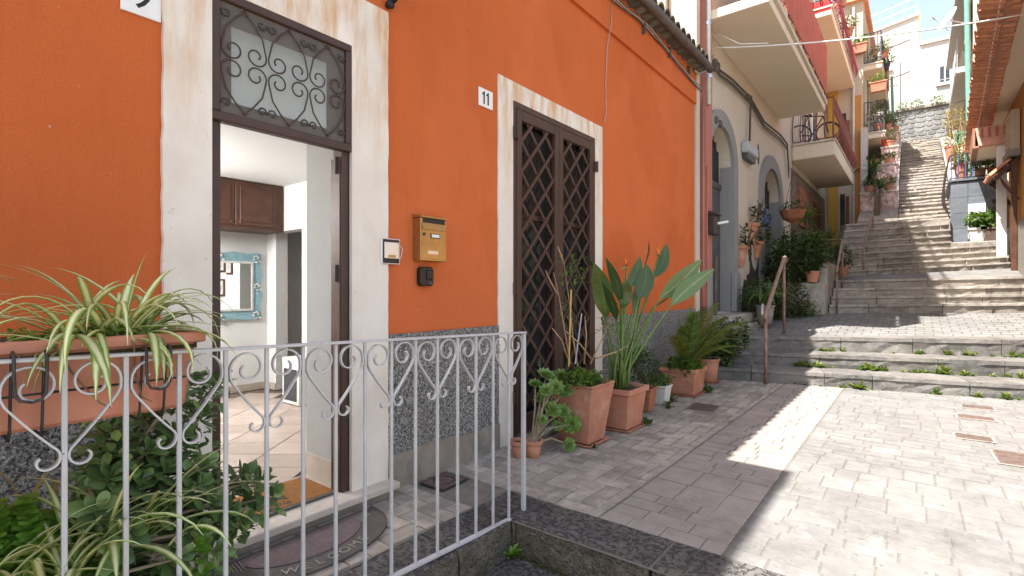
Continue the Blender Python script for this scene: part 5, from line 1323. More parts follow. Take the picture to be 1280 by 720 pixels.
# bare dark render where the plaster fell off
pp_ = [onX(*p) for p in ((927, 414), (929, 360), (933, 350), (938, 340), (937, 320), (936, 300), (938, 288), (941, 302), (940, 322), (945, 340), (949, 322), (956, 326), (957, 380), (957, 414))]
pw = []
for i, p in enumerate(pp_):
    q = pp_[(i + 1) % len(pp_)]
    for k in range(5): pw.append((p.y + (q.y - p.y) * k / 5 + U(-.05, .05) * (k > 0), p.z + (q.z - p.z) * k / 5 + U(-.05, .05) * (k > 0)))
MB().prism(pw, 'x', BX - .01, BX + .006).build('bare_render_patch', 'dark_plaster', BH)
pw = [(onX(949, 190).y + .12 * math.cos(t) * U(.5, 1), onX(949, 192).z + .3 * math.sin(t) * U(.6, 1)) for t in [2 * math.pi * i / 18 for i in range(18)]]
MB().prism(pw, 'x', BX - .01, BX + .005).build('bare_render_patch', 'dark_plaster', BH)
# pilaster strip, downpipe and conduits at the joint with the orange house
MB().box(-.3, .03, 8.565, 8.74, -.3, 9).build('corner_strip', 'beige_plaster', BH)
MB().box(-.02, .085, 8.86, 9.22, .9, 9.5).build('pink_pilaster', 'pink_paint', BH)
MB().tube([(.07, 8.79, .2), (.07, 8.79, 4.62)], .020, 8).build('waste_pipe', 'pink_paint', BH, smooth=True)
MB().tube([(.11, 8.92, 4.55), (.11, 8.92, 9.4)], .05, 10).build('downpipe', 'aluminium', BH, smooth=True)
for z in (5.0, 5.9, 7.0): MB().tube([(.11, 8.92, z), (.11, 8.92, z + .06)], .06, 10).build('pipe_bracket', 'steel', BH)
MB().tube([(.10, 8.9, .9), (.10, 8.9, 3.5)], .014, 6).build('conduit', 'pink_paint', BH)
MB().tube([(.13, 9.27, .9), (.13, 9.27, 2.0)], .03, 8).build('conduit', 'cable_dark', BH)
mbx = T('letterbox', 'small dark metal letterbox on the pink pilaster', 'mailbox', (.1, 9.1, 2.4))
qa = onX(881, 292, .1)
MB().box(.088, .20, 8.98, 9.24, qa.z, qa.z + .34).build('case', 'dark_iron', mbx, bevel=.01)
MB().hexa([(.086, 8.96, qa.z + .345), (.24, 8.96, qa.z + .335), (.24, 9.26, qa.z + .335), (.086, 9.26, qa.z + .345)], [(.086, 8.96, qa.z + .42), (.24, 8.96, qa.z + .36), (.24, 9.26, qa.z + .36), (.086, 9.26, qa.z + .42)]).build('lid', 'dark_iron', mbx, bevel=.004)
MB().tube([(.19, 9.15, qa.z + .2), (.32, 9.32, qa.z + .24)], .022, 8).build('rolled_leaflet', 'paper', mbx)
mt = T('meter_box', 'pale grey electricity meter box on the beige wall', 'meter box', (0, 12.1, 4.2))
qb, qc = onX(930, 176, .05), onX(943, 200, .05)
MB().box(BX + .002, .14, qb.y, qc.y, qc.z, qb.z).build('cover', 'box_grey', mt, bevel=.03)
MB().box(.002, .1, qb.y + .1, qc.y - .1, qc.z - .12, qc.z - .002).build('cable_entry', 'charcoal', mt)
# cables
def cable(name, label, pts, r, mat, cat='cable', group=None, sag=0, n=16):
    P = [Vector(p) for p in pts]
    if sag:
        a, c = P[0], P[-1]; P = [a.lerp(c, i / n) - Vector((0, 0, sag * 4 * (i / n) * (1 - i / n))) for i in range(n + 1)]
    return tag(MB().tube(P, r, 6).build(name, mat, smooth=True), label, cat, group)
for k, dz in enumerate((0, .12, .2)):
    cable('facade_cable', ['thick brown cable sagging along the beige facade', 'thin brown cable just under the thick one on the beige facade', 'lowest brown cable dipping to the meter box on the beige facade'][k],
          [onX(p[0], p[1] + dz * 40, .05) for p in ((890, 72), (900, 88), (916, 100), (938, 122), (955, 152), (975, 168), (984, 180), (986, 215))], .022 - .005 * k, 'cable_dark', group='cables on the beige facade')
cable('facade_cable', 'brown cable dropping straight to the meter box', [onX(p[0], p[1], .05) for p in ((939, 120), (938, 140), (937, 176))], .025, 'cable_dark', group='cables on the beige facade')
tc = T('taped_joint', 'knot of taped cable joints on the beige facade below the balcony', 'cable joint', onX(896, 80, .05))
for p in ((894, 78), (897, 82), (895, 85), (935, 121), (895, 150), (900, 155)):
    q = onX(p[0], p[1], .06); MB().lathe([(.01, -.07), (.05, -.03), (.045, .03), (.01, .07)], (q.x, q.y, q.z), 8).build('wrap', 'cable_dark', tc)
# three wall pots
for k, (px_, py_, w_) in enumerate(((932, 307, 13), (945, 279, 13), (951, 302, 11))):
    q = onX(px_, py_, .1); hgt = .44 if k < 2 else .38
    lab = ['terracotta wall pot hung lowest on the bare render', 'terracotta wall pot hung highest, next to the blue plaque', 'terracotta wall pot hung against the jamb of the dark arched door'][k]
    o = T('wall_pot', lab, 'plant pot', (q.x, q.y, q.z - hgt), 'wall pots on the beige house')
    b = MB(); n = 14
    half = lambda r_, z: [(BX + .01 + r_ * math.sin(math.pi * i / n), q.y - r_ * math.cos(math.pi * i / n) * 1.15, z) for i in range(n + 1)]
    b.loft([half(.08, q.z - hgt), half(.15, q.z - .08), half(.18, q.z - .07), half(.19, q.z)]); b.build('body', 'terracotta', o)
    sp = MB(); 
    for i in range(7): 
        e = Vector((q.x + U(-.1, .25), q.y + U(-.4, .4), q.z + U(.1, .5))); sp.tube([(q.x, q.y, q.z - .05), ((q.x + e.x) / 2 + .05, (q.y + e.y) / 2, (q.z + e.z) / 2 + .1), e], [.015, .012, .008], 5)
    sp.build('dry_stem', 'bark', o)
    lf = MB(); cloud(lf, (q.x + .05, q.y, q.z + .2), (.2, .3, .22), 60, .1, .6); lf.build('foliage', 'leaf_dark', o, kind='stuff')
q = onX(957, 283, .02); bs = T('blue_plaque', 'worn blue plaque beside the dark arched door', 'sign', (0, q.y, 2.7))
z1_, z0_ = onX(957, 262, .0).z, onX(957, 288, .0).z
MB().prism([(13.20, z0_ + .15), (13.35, z0_), (13.75, z0_ + .1), (13.78, z1_ - .2), (13.5, z1_), (13.22, z1_ - .15)], 'x', BX + .055, BX + .085).build('board', 'blue_sign', bs)
MB().tube([(.07, 13.5, z1_ - .08), (.09, 13.5, z1_ - .08)], .05, 10).build('nail', 'box_grey', bs)

# ================================================================== BALCONIES
def balcony(name, label, y0, y1, xd, z0, th, rail, slabmat='soffit_plaster', hgt=1.25, mat='rail_red', x0=0.0, step=.13):
    o = T(name, label, 'balcony', (x0, (y0 + y1) / 2, z0))
    MB().box(x0 - .02, xd, y0, y1, z0, z0 + th).build('slab', slabmat, o, bevel=.015)
    MB().box(x0 - .02, xd + .03, y0 - .03, y1 + .03, z0 + th + .001, z0 + th + .05).build('paving_edge', 'marble', o)
    zr0, zr1 = z0 + th + .05, z0 + th + hgt
    def run(a, c):
        L = math.hypot(c[0] - a[0], c[1] - a[1]); n = max(2, int(L / step))
        for z in (zr0 + .06, zr1): MB().flat([(a[0], a[1], z), (c[0], c[1], z)], (0, 0, 1), .012, .022).build('rail', mat, o)
        ux, uy = (c[0] - a[0]) / L, (c[1] - a[1]) / L; nx, ny = uy, -ux
        if nx < 0 or (abs(nx) < .1 and ny > 0): nx, ny = -nx, -ny
        for i in range(n + 1):
            x = a[0] + (c[0] - a[0]) * i / n; y = a[1] + (c[1] - a[1]) * i / n
            if rail == 'belly':
                bl = .16; pts = [(x, y, zr0 + .06), (x + nx * bl * .8, y + ny * bl * .8, zr0 + .18), (x + nx * bl, y + ny * bl, zr0 + .36), (x + nx * bl * .5, y + ny * bl * .5, zr0 + .62), (x, y, zr0 + .8), (x, y, zr1)]
                MB().tube(pts, .018, 5).build('bar', mat, o)
            else: MB().tube([(x, y, zr0 + .06), (x, y, zr1)], .013, 5).build('bar', mat, o)
    run((x0 + .02, y0 + .05), (xd - .04, y0 + .05)); run((xd - .04, y0 + .05), (xd - .04, y1 - .05)); run((xd - .04, y1 - .05), (x0 + .02, y1 - .05))
    for y in (y0 + .05, y1 - .05, (y0 + y1) / 2): MB().box(xd - .06, xd - .02, y - .02, y + .02, zr0 - .25, zr1 + .03).build('post', mat, o)
    return o
b1 = T('sheet_balcony', 'deep beige balcony with red corrugated sheet railing over the arched doors', 'balcony', (0, 12, 6.0))
MB().box(-.02, 1.05, 8.95, 15.35, 6.0, 6.16).build('slab', 'soffit_plaster', b1, bevel=.01)
MB().box(.98, 1.10, 8.9, 15.4, 6.161, 6.25).build('paving_edge', 'beige_plaster', b1)
sb = MB(); n = 200
zz = lambda i: 1.075 + .012 * (1 if i % 4 < 2 else -1)
sb.loft([[(zz(i), 8.95 + 6.4 * i / n, 6.42) for i in range(n + 1)], [(zz(i), 8.95 + 6.4 * i / n, 7.65) for i in range(n + 1)]], False, False)
sb.build('corrugated_sheet', 'red_sheet', b1)
for k in range(9):
    y = 9.0 + k * .78; MB().tube([(1.02, y, 6.2), (1.12, y, 6.3), (1.05, y, 6.42), (1.05, y, 7.68)], .018, 6).build('post', 'rail_red', b1)
for z in (6.34, 7.66): MB().tube([(1.05, 8.95, z), (1.05, 15.35, z)], .02, 6).build('rail', 'rail_red', b1)
for k in range(9): MB().tube([(.05 + .11 * k, 15.33, 6.2), (.05 + .11 * k, 15.33, 7.66)], .012, 5).build('bar', 'rail_red', b1)
bk = balcony('bar_balcony', 'beige balcony with brown bellied bars and a bicycle parked on it', 17.05, 22.4, 1.08, 5.22, .42, 'belly', step=.19)
balcony('bar_balcony', 'upper balcony with crimson bars draped with red cloth', 17.2, 24.0, .98, 9.3, .22, 'belly', mat='rail_crimson', step=.2)
MB().box(.3, .96, 17.19, 17.22, 9.45, 9.75).build('red_cloth', 'red_plastic', bpy.data.objects['bar_balcony.001'])
balcony('bar_balcony', 'topmost balcony of the beige house with plain red bars', 9.2, 15.6, .95, 9.3, .2, 'straight', mat='rail_red', step=.2)
# bicycle
BY = T('bicycle', 'black bicycle with yellow mudguard on the bar balcony', 'bicycle', (.5, 17.6, 5.70))
w0, w1 = Vector((.12, 17.55, 6.05)), Vector((.84, 17.75, 6.05))
def ringp(c, r_, ax, n=20):
    e = Vector(ax).normalized(); return [c + (e * math.cos(2 * math.pi * i / n) + Vector((0, 0, 1)) * math.sin(2 * math.pi * i / n)) * r_ for i in range(n + 1)]
axb = w1 - w0
for c in (w0, w1):
    wh = MB().tube(ringp(c, .31, axb), .022, 6).build('wheel', 'bike_black', BY, smooth=True)
    for k in range(8):
        a = math.pi * k / 4; e = axb.normalized(); MB().tube([c, c + (e * math.cos(a) + Vector((0, 0, 1)) * math.sin(a)) * .3], .003, 4).build('spoke', 'steel', wh)
crank = w0.lerp(w1, .42) + Vector((0, 0, -.03)); seat = w0.lerp(w1, .30) + Vector((0, 0, .55)); head = w0.lerp(w1, .82) + Vector((0, 0, .52))
for a, c in ((w0, crank), (w0, seat), (crank, seat), (crank, head), (seat, head), (head, w1)): MB().tube([a, c], .017, 6).build('frame_tube', 'bike_black', BY)
MB().box(seat.x - .1, seat.x + .1, seat.y - .05, seat.y + .05, seat.z, seat.z + .05).build('saddle', 'bike_black', BY, bevel=.015)
MB().tube([head + Vector((0, -.25, .15)), head + Vector((0, 0, .12)), head + Vector((0, .25, .15))], .013, 6).build('handlebar', 'bike_black', BY)
MB().flat([w1 + (axb.normalized() * math.cos(R(a)) + Vector((0, 0, 1)) * math.sin(R(a))) * .345 for a in range(20, 171, 15)], (axb.normalized().y, -axb.normalized().x, 0), .03, .004).build('mudguard', 'bike_yellow', BY)

# ================================================================== BROWN-TILED HOUSE, LEFT ROW
CH = T('tiled_house', 'house clad in small brown tiles with louvred wooden window below the balconies', 'building', (0, 20.5, 1))
MB().box(-8, -.02, 16.9, 24.2, -.5, 14.0).build('wall', 'cream_plaster', CH)
MB().box(-.02, -.004, 16.95, 23.9, 1.0, 5.0).build('cladding_bed', 'grout', CH)
cm_ = mesh_of(MB().rects([(.5, .5, -.01), (.5, .5, .003)]), 'tile', 'brown_tile_clad'); nt = 0
for j in range(20):
    for i in range(14):
        y = 17.2 + i * .5 + (.25 if j % 2 else 0); z = 1.2 + j * .19
        if y < 23.8 and not (20.4 < y < 22.6 and 2.6 < z < 4.4): inst(cm_, CH, (.0, y, z), (0, R(90), 0), (.175, .485, 1), 'cladding_tile'); nt += 1
sh_ = MB().box(0, .05, 20.5, 20.62, 2.55, 4.5).box(0, .05, 22.4, 22.52, 2.55, 4.5).box(0, .05, 20.62, 22.4, 4.4, 4.5).box(0, .05, 20.62, 22.4, 2.55, 2.65).box(0, .05, 21.46, 21.56, 2.65, 4.4).build('window_frame', 'shutter_wood', CH)
for j in range(16):
    for ya in (20.63, 21.57):
        MB().hexa([(.005, ya, 2.68 + j * .107), (.045, ya, 2.66 + j * .107), (.045, ya + .82, 2.66 + j * .107), (.005, ya + .82, 2.68 + j * .107)], [(.005, ya, 2.76 + j * .107), (.045, ya, 2.675 + j * .107), (.045, ya + .82, 2.675 + j * .107), (.005, ya + .82, 2.76 + j * .107)]).build('slat', 'shutter_wood', sh_)
MB().box(.0, .05, 18.0, 19.4, 3.4, 4.6).build('brick_panel', 'terracotta_dark', CH)
for y0, y1, z0, z1 in ((18.2, 19.2, 6.0, 8.2), (20.4, 21.4, 6.0, 8.2), (18.2, 19.2, 9.8, 12.0), (21, 22, 9.8, 12)):
    f = MB().box(-.01, .06, y0, y1, z0, z1).build('window', 'window_white', CH)
    MB().box(.061, .07, y0 + .12, (y0 + y1) / 2 - .05, z0 + .12, z1 - .12).build('pane', 'window_dark', f); MB().box(.061, .07, (y0 + y1) / 2 + .05, y1 - .12, z0 + .12, z1 - .12).build('pane', 'window_dark', f)

EH = T('corner_house', 'tall house with yellow pilaster and plant-filled balconies beside the long stair', 'building', (-2, 24, 3))
MB().box(-8, 1.25, 24.2, 34, 1, 12.7).build('wall', 'cream_plaster', EH)
MB().box(.10, .42, 24.08, 24.2, 1.5, 10).build('yellow_pilaster', 'yellow_plaster', EH)
MB().box(.98, 1.20, 24.1, 24.2, 1.5, 9).build('ochre_band', 'ochre_plaster', EH)
MB().box(1.21, 1.42, 23.7, 24.19, 1.5, 7.6).build('white_pillar', 'white_plaster', EH)
for x0, x1, z0, z1 in ((.50, .66, 2.9, 5.2), (.52, .70, 6.4, 8.4)):
    f = MB().box(x0, x1, 24.13, 24.2, z0, z1).build('window', 'window_dark', EH); MB().box(x0 - .05, x1 + .05, 24.15, 24.199, z0 - .06, z0 - .005).build('sill', 'marble', f)
for y0, z0 in ((25.5, 4.9), (28.5, 5.4), (25.5, 8.2), (29, 8.6), (31.5, 9.0)):
    f = MB().box(1.25, 1.29, y0, y0 + 1.0, z0, z0 + 2.0).build('window', 'window_white', EH); MB().box(1.291, 1.3, y0 + .1, y0 + .9, z0 + .1, z0 + 1.9).build('pane', 'window_dark', f)
MB().box(-8, 1.4, 24.0, 34.2, 12.7, 12.85).build('roof_edge', 'orange_tile', EH)
balcony('mesh_balcony', 'narrow balcony with charcoal railing on the corner house', 24.4, 29.5, 1.95, 7.3, .2, 'straight', mat='charcoal', x0=1.25, step=.10)
balcony('mesh_balcony', 'higher narrow balcony with charcoal railing and red canvas on the corner house', 24.4, 30.5, 1.85, 10.0, .2, 'straight', mat='charcoal', x0=1.25, step=.10)
MB().box(1.9, 1.93, 26.5, 28.5, 10.3, 11.5).build('red_canvas', 'terracotta', bpy.data.objects['mesh_balcony.001'])
MB().box(1.87, 1.90, 28.8, 30.0, 9.2, 9.99).build('green_canvas', 'green_pipe', bpy.data.objects['mesh_balcony.001'])
# pots and plants on those balconies
def potted(c, r_, h, label, mat='leaf_mid', pl=(.3, .3, .3), n=160, L=.1, group='potted plants of the stair houses', pot='terracotta'):
    o = T('potted_plant', label, 'potted plant', c, group)
    MB().lathe([(r_ * .7, 0), (r_, h), (r_ * 1.1, h), (r_ * 1.1, h + .04), (r_ * .9, h + .04)], c, 14).build('pot', pot, o)
    b = MB(); cloud(b, (c[0], c[1], c[2] + h + pl[2] * .8), pl, n, L, .45); b.build('foliage', mat, o, kind='stuff')
    s_ = MB(); stems(s_, (c[0], c[1], c[2] + h), (c[0], c[1], c[2] + h + pl[2] * .8), pl, 6, .008); s_.build('stem', 'bark', o); return o
potted((1.72, 24.7, 7.55), .16, .3, 'bushy olive plant at the near corner of the charcoal balcony', 'leaf_olive', (.4, .4, .5), 260)
potted((1.72, 26.2, 7.55), .15, .28, 'leafy plant halfway along the charcoal balcony', 'leaf_mid', (.35, .4, .4), 200)
potted((1.72, 28.2, 7.55), .15, .28, 'pale olive plant towards the far end of the charcoal balcony', 'leaf_olive', (.35, .4, .45), 200, pot='blue_plastic')
potted((1.65, 25.2, 10.25), .15, .28, 'hanging green plant on the higher charcoal balcony', 'leaf_bright', (.35, .4, .4), 200)
potted((.75, 18.0, 9.57), .16, .28, 'green plant behind the crimson bars', 'leaf_mid', (.3, .4, .35), 160)
for k, (x, y, z) in enumerate(((1.15, 24.05, 10.6), (1.75, 24.15, 9.0))):
    o = T('hanging_crate_planter', ['orange plastic box planter clipped high on the corner house', 'orange box planter clipped below the higher charcoal balcony'][k], 'planter', (x, y, z), 'orange box planters')
    MB().rects([(.22, .12, 0), (.26, .15, .32), (.28, .17, .32), (.28, .17, .36)], (x, y, z)).build('box', 'terracotta', o)
    b = MB(); cloud(b, (x, y, z + .5), (.3, .2, .2), 120, .1, .5); b.build('foliage', 'leaf_bright', o, kind='stuff')

for k, (x, y, z, lab, m_, pm) in enumerate(((2.02, 24.9, 7.62, 'hanging pot with pale olive foliage at the near rail of the lower charcoal balcony', 'leaf_olive', 'terracotta'), (2.02, 25.9, 7.75, 'blue hanging pot on the lower charcoal balcony rail', 'leaf_bright', 'blue_plastic'), (2.02, 27.3, 7.6, 'hanging pot with dark foliage on the lower charcoal balcony rail', 'leaf_dark', 'terracotta'),
        (1.92, 24.8, 10.5, 'hanging pot with yellow-green foliage on the higher charcoal balcony rail', 'leaf_weed', 'terracotta'), (1.92, 26.0, 10.4, 'dark hanging pot with trailing foliage on the higher charcoal balcony rail', 'leaf_mid', 'charcoal'), (1.05, 19.2, 10.35, 'hanging pot with green foliage on the crimson bars', 'leaf_mid', 'terracotta'), (1.05, 21.4, 10.3, 'hanging pot with olive foliage on the crimson bars', 'leaf_olive', 'terracotta'))):
    potted((x, y, z), .13, .22, lab, m_, (.28, .32, .28), 190, .09, pot=pm)
for k, (x, z0) in enumerate(((.70, 3.2), (.72, 6.2))): MB().box(x, x + .10, 24.11, 24.2, z0, z0 + 1.9).build('shutter', 'shutter_wood', EH)
MB().tube([(.95, 24.12, 2), (.95, 24.12, 12.5)], .045, 8).build('downpipe', 'pipe_white', EH)
cable('facade_cable', 'dark cables looping across the front of the corner house', [(.05, 24.1, 6.1), (.4, 24.06, 5.85), (.8, 24.06, 5.9), (1.3, 24.05, 6.2)], .02, 'cable_dark', group='cables on the beige facade')
# stepped pink terrazzo planters beside the stair
PK = T('terrazzo_planters', 'stepped pink terrazzo retaining walls holding pots beside the long stair', 'planter wall', (1.9, 21, 3))
for y, z, x0, x1, d in ((20.9, 4.62, 1.40, 2.40, 1.2), (22.1, 5.75, 1.75, 2.38, 1.6), (23.7, 6.7, 1.85, 2.36, 2.0), (25.7, 7.7, 2.0, 2.34, 2.5)):
    MB().box(x0, x1, y, y + d, 1.5, z).build('tier', 'pink_terrazzo', PK); MB().box(x0 - .03, x1 + .03, y - .04, y + d, z + .001, z + .05).build('coping', 'marble', PK)
MB().tube([(2.42, 20.95, 3.6), (2.42, 20.95, 5.0), (2.33, 29, 8.6)], .025, 6).build('side_rail', 'rail_paint', PK)
for i, (x, y, z, lab, m_, pl) in enumerate(((1.62, 21.3, 4.67, 'dark pot with shrub on the lowest terrazzo tier', 'leaf_dark', (.2, .2, .2)), (2.15, 21.3, 4.67, 'trailing plant pot at the stair end of the lowest terrazzo tier', 'leaf_olive', (.25, .22, .18)), (2.12, 22.4, 5.8, 'brown trough of greens on the second terrazzo tier', 'leaf_mid', (.25, .2, .12)),
        (2.1, 24.0, 6.75, 'spiky plant in a terracotta pot on the third terrazzo tier', 'leaf_olive', (.25, .25, .3)), (2.2, 26.0, 7.75, 'flowering shrub pot on the top terrazzo tier', 'leaf_olive', (.32, .32, .4)), (1.72, 22.5, 5.8, 'round clipped plant on the second terrazzo tier', 'leaf_dark', (.24, .24, .18)))):
    potted((x, y, z), .14, .22, lab, m_, pl, 200, .085)
sd_ = T('red_pail', 'red plastic pail among the pots on the terrazzo wall', 'pail', (1.98, 24.1, 6.75)); MB().lathe([(.10, 0), (.14, .3), (.15, .3), (.15, .33), (.12, .33)], (1.98, 24.1, 6.75), 14).build('body', 'red_plastic', sd_); MB().tube([(1.84, 24.1, 7.05), (1.98, 24.1, 7.22), (2.12, 24.1, 7.05)], .008, 5).build('handle', 'steel', sd_)
# yucca at the foot of the terrazzo wall
def yucca(label, base, h, tips_, spread, mat='leaf_mid', name='yucca'):
    o = T(name, label, 'plant', base)
    for (dx_, dy_, dz_) in tips_:
        tip = Vector(base) + Vector((dx_, dy_, dz_)); MB().tube([Vector(base), Vector(base).lerp(tip, .5) + Vector((.04, 0, .05)), tip], [.05, .045, .035], 7).build('trunk', 'bark', o)
        b = MB()
        for i in range(54):
            a = U(0, 6.28); el = R(U(-35, 85)); d = Vector((math.cos(a) * math.cos(el), math.sin(a) * math.cos(el), math.sin(el))); L = spread * U(.7, 1.1)
            b.strip([tip, tip + d * L * .5 + Vector((0, 0, .03)), tip + d * L - Vector((0, 0, L * .12))], [.018, .022, .002], (-math.sin(a), math.cos(a), 0), .25)
        b.build('leaf_head', mat, o, kind='stuff')
    return o
yucca('tall yucca with two heads in front of the pink terrazzo wall', (1.85, 20.3, 3.35), 2, ((-.05, .0, 1.95), (.12, .1, 1.35)), .55)
yucca('spiky yucca rising from the shrubs by the louvred window', (.75, 14.9, 1.0), 2, ((-.1, .2, 2.25), (.1, 0, 1.6)), .5, 'leaf_bright')
yucca('thin dracaena beside the nine-step flight', (1.05, 16.3, 1.8), 1, ((0, 0, 1.0), (.15, .1, .6)), .4, 'leaf_olive')

# shrubs and planter wall left of the second flight
SW = T('planter_wall', 'low stone planter wall left of the four-step flight', 'planter wall', (.7, 13.4, .8))
MB().box(.1, 1.36, 12.75, 12.95, .6, 1.55).build('front', 'step_stone', SW, bevel=.02); MB().box(1.20, 1.38, 12.96, 16.5, .6, 2.0).build('side', 'step_stone', SW, bevel=.02); MB().box(.1, 1.19, 12.96, 16.5, .6, 1.45).build('soil', 'soil', SW)
shrub('climbing_shrub', 'dense green climbing shrub behind the low handrail', 'bush', (.6, 13.0, 1.0), [((.75, 12.9, 2.0), (.60, .65, .80), 2600), ((.45, 13.2, 1.6), (.5, .5, .9), 1500), ((1.12, 13.1, 2.2), (.36, .4, .5), 900)], .085, 'leaf_dark', None, .5, 14, 'bark', .01, 'leaf_mid')
shrub('low_shrub', 'low grey-green shrub at the foot of the planter wall', 'bush', (.5, 11.9, .75), [((.5, 11.7, 1.15), (.46, .5, .55), 1700), ((.72, 12.2, 1.1), (.5, .4, .5), 1300)], .07, 'leaf_dark', None, .45, 12, 'bark', .008, 'leaf_olive')
shrub('bright_shrub', 'small bright green shrub against the planter wall corner', 'bush', (1.05, 12.45, .8), [((1.05, 12.4, .98), (.30, .25, .22), 420)], .05, 'leaf_bright', None, .6, 6, 'green_stem', .005)
shrub('corner_shrub', 'dark shrub beside the dark arched door', 'bush', (.35, 10.9, .75), [((.35, 11.0, 1.2), (.32, .4, .42), 700)], .06, 'leaf_dark', None, .5, 10, 'bark', .008, 'leaf_mid')
gr_ = T('grassy_plant', 'drooping yellow-green strap-leaved plant behind the rusty handrail', 'plant', (.62, 10.7, .75))
for i in range(46): blade(gr_, (.62 + U(-.05, .05), 10.7 + U(-.08, .08), 1.15), U(0, 6.28), U(.45, .75), .03, R(U(40, 75)), R(U(110, 190)), 'leaf_strap', n=8)
round_pot('urn_pot', 'pale stone urn with curled handles behind the handrail', (.62, 10.7, .74), .36, .12, .17, 'rough_render')
for s_ in (-1, 1): MB().tube([(.62 + s_ * .0, 10.7 + s_ * .19, 1.12), (.64, 10.7 + s_ * .33, 1.06), (.64, 10.7 + s_ * .34, .95), (.62, 10.7 + s_ * .22, .9)], .022, 6).build('handle', 'white_pot', bpy.data.objects['urn_pot'])
hb_ = T('hanging_basket', 'dark hanging basket planter under the bar balcony', 'hanging basket', onX(991, 266, .5))
qh = onX(991, 266, .5); MB().lathe([(.05, -.25), (.22, -.15), (.30, .02), (.31, .05), (.27, .05)], (qh.x, qh.y, qh.z), 14).build('basket', 'terracotta_dark', hb_)
for a in range(3): MB().tube([(qh.x + .3 * math.cos(a * 2.1), qh.y + .3 * math.sin(a * 2.1), qh.z + .04), (qh.x, qh.y, qh.z + 1.0)], .006, 4).build('chain', 'cable_dark', hb_)
MB().tube([(qh.x, qh.y, qh.z + .99), (qh.x, qh.y, 5.22)], .006, 4).build('chain', 'cable_dark', hb_)
b = MB(); cloud(b, (qh.x, qh.y, qh.z + .15), (.3, .3, .15), 90, .1, .4); b.build('foliage', 'leaf_dark', hb_, kind='stuff')
potted((1.50, 14.75, 1.72), .12, .22, 'spiky plant in a terracotta pot at the top of the four-step flight', 'leaf_dark', (.25, .25, .28), 200)
potted((1.12, 12.78, 1.56), .14, .2, 'terracotta pot half hidden in the climbing shrub', 'leaf_dark', (.2, .2, .2), 100)

# ================================================================== TOP OF THE STAIR: stone wall and white house
RWL = T('stone_retaining_wall', 'grey rubble stone retaining wall at the top of the long stair', 'wall', (3, 36, 8.7))
MB().box(-6, 12, 36.05, 37, 7.5, 11.35).build('core', 'wall_mortar', RWL)
stm = []
for k in range(6):
    b = MB(); ol = [(.5 * math.cos(t) * (1 + U(-.12, .05)) * 1.25, .5 * math.sin(t) * (1 + U(-.1, .05)) * 1.25) for t in [2 * math.pi * (i + .5) / 8 + U(-.1, .1) for i in range(8)]]
    ol = [(max(-.48, min(.48, x)), max(-.46, min(.46, z))) for x, z in ol]
    b.loft([[(x, .1, z) for x, z in ol], [(x, 0, z) for x, z in ol], [(x * .88, -.02, z * .88) for x, z in ol]][::-1]); stm.append(mesh_of(b, 'stone', 'wall_stone'))
z = 8.72; j = 0
while z < 11.3:
    h = U(.2, .28); x = 1.0 + U(0, .2)
    while x < 6.0:
        l = U(.26, .5); inst(RND.choice(stm), RWL, (x + l / 2, 36.045, z + h / 2), (0, U(-.08, .08), 0), (l - .03, 1, h - .02), 'stone'); x += l
    z += h
MB().box(-6, 12, 35.95, 37.1, 11.36, 11.5).build('coping', 'step_stone', RWL)
WH = T('white_house', 'sunlit white plastered house with flat roofs above the stone wall', 'building', (2, 40, 11))
a0w, a1w = onY(1080, 40, 38.5), onY(1148, 19, 38.5); a2w = onY(1146, 60, 38.5); a3w = onY(1200, 46, 38.5)
MB().hexa([(-4, 38.5, 10), (a1w.x, 38.5, 10), (a1w.x, 45, 10), (-4, 45, 10)], [(-4, 38.5, a0w.z - 1.0), (a1w.x, 38.5, a1w.z), (a1w.x, 45, a1w.z), (-4, 45, a0w.z - 1.0)]).build('main_block', 'white_plaster', WH)
MB().box(a1w.x + .002, 9, 38.52, 45, 10, a2w.z + .1).build('low_block', 'white_plaster', WH)
MB().box(a1w.x + .05, 9.1, 38.4, 45, a2w.z + .101, a2w.z + .28).build('parapet', 'soffit_plaster', WH)
MB().hexa([(-4, 38.38, a0w.z - 1.0), (a1w.x + .1, 38.38, a1w.z + .001), (a1w.x + .1, 45, a1w.z + .001), (-4, 45, a0w.z - 1.0)], [(-4, 38.38, a0w.z - .85), (a1w.x + .1, 38.38, a1w.z + .16), (a1w.x + .1, 45, a1w.z + .16), (-4, 45, a0w.z - .85)]).build('roof_edge', 'soffit_plaster', WH)
def win(parent, x0, x1, z0, z1, y, fr_, shut=False):
    f = MB().box(x0, x1, y - .05, y - .002, z0, z1).build('window', fr_, parent)
    MB().box(x0 + .1, (x0 + x1) / 2 - .03, y - .06, y - .051, z0 + .1, z1 - .1).build('pane', 'window_dark', f); MB().box((x0 + x1) / 2 + .03, x1 - .1, y - .06, y - .051, z0 + .1, z1 - .1).build('pane', 'box_grey' if shut else 'window_dark', f)
    MB().box(x0 - .08, x1 + .08, y - .12, y - .003, z0 - .1, z0 - .005).build('sill', 'marble', f)
wa, wb = onY(1172, 106, 38.5), onY(1187, 79, 38.5); win(WH, wa.x, wb.x + .1, wa.z, wb.z, 38.52, 'window_white')
wa, wb = onY(1098, 90, 38.5), onY(1114, 66, 38.5); win(WH, wa.x, wb.x, wa.z, wb.z, 38.5, 'window_white', True)
wa, wb = onY(1096, 145, 38.5), onY(1104, 125, 38.5); win(WH, wa.x, wb.x, wa.z, wb.z, 38.5, 'window_white', True)
for k in range(12):
    x = -3.5 + k * .58; z = a0w.z - .85 + (a1w.z + .16 - a0w.z + .85) * (x + 4) / (a1w.x + 4.1); MB().tube([(x, 38.6, z), (x, 38.6, z + 1.0)], .012, 5).build('roof_rail_post', 'aluminium', WH)
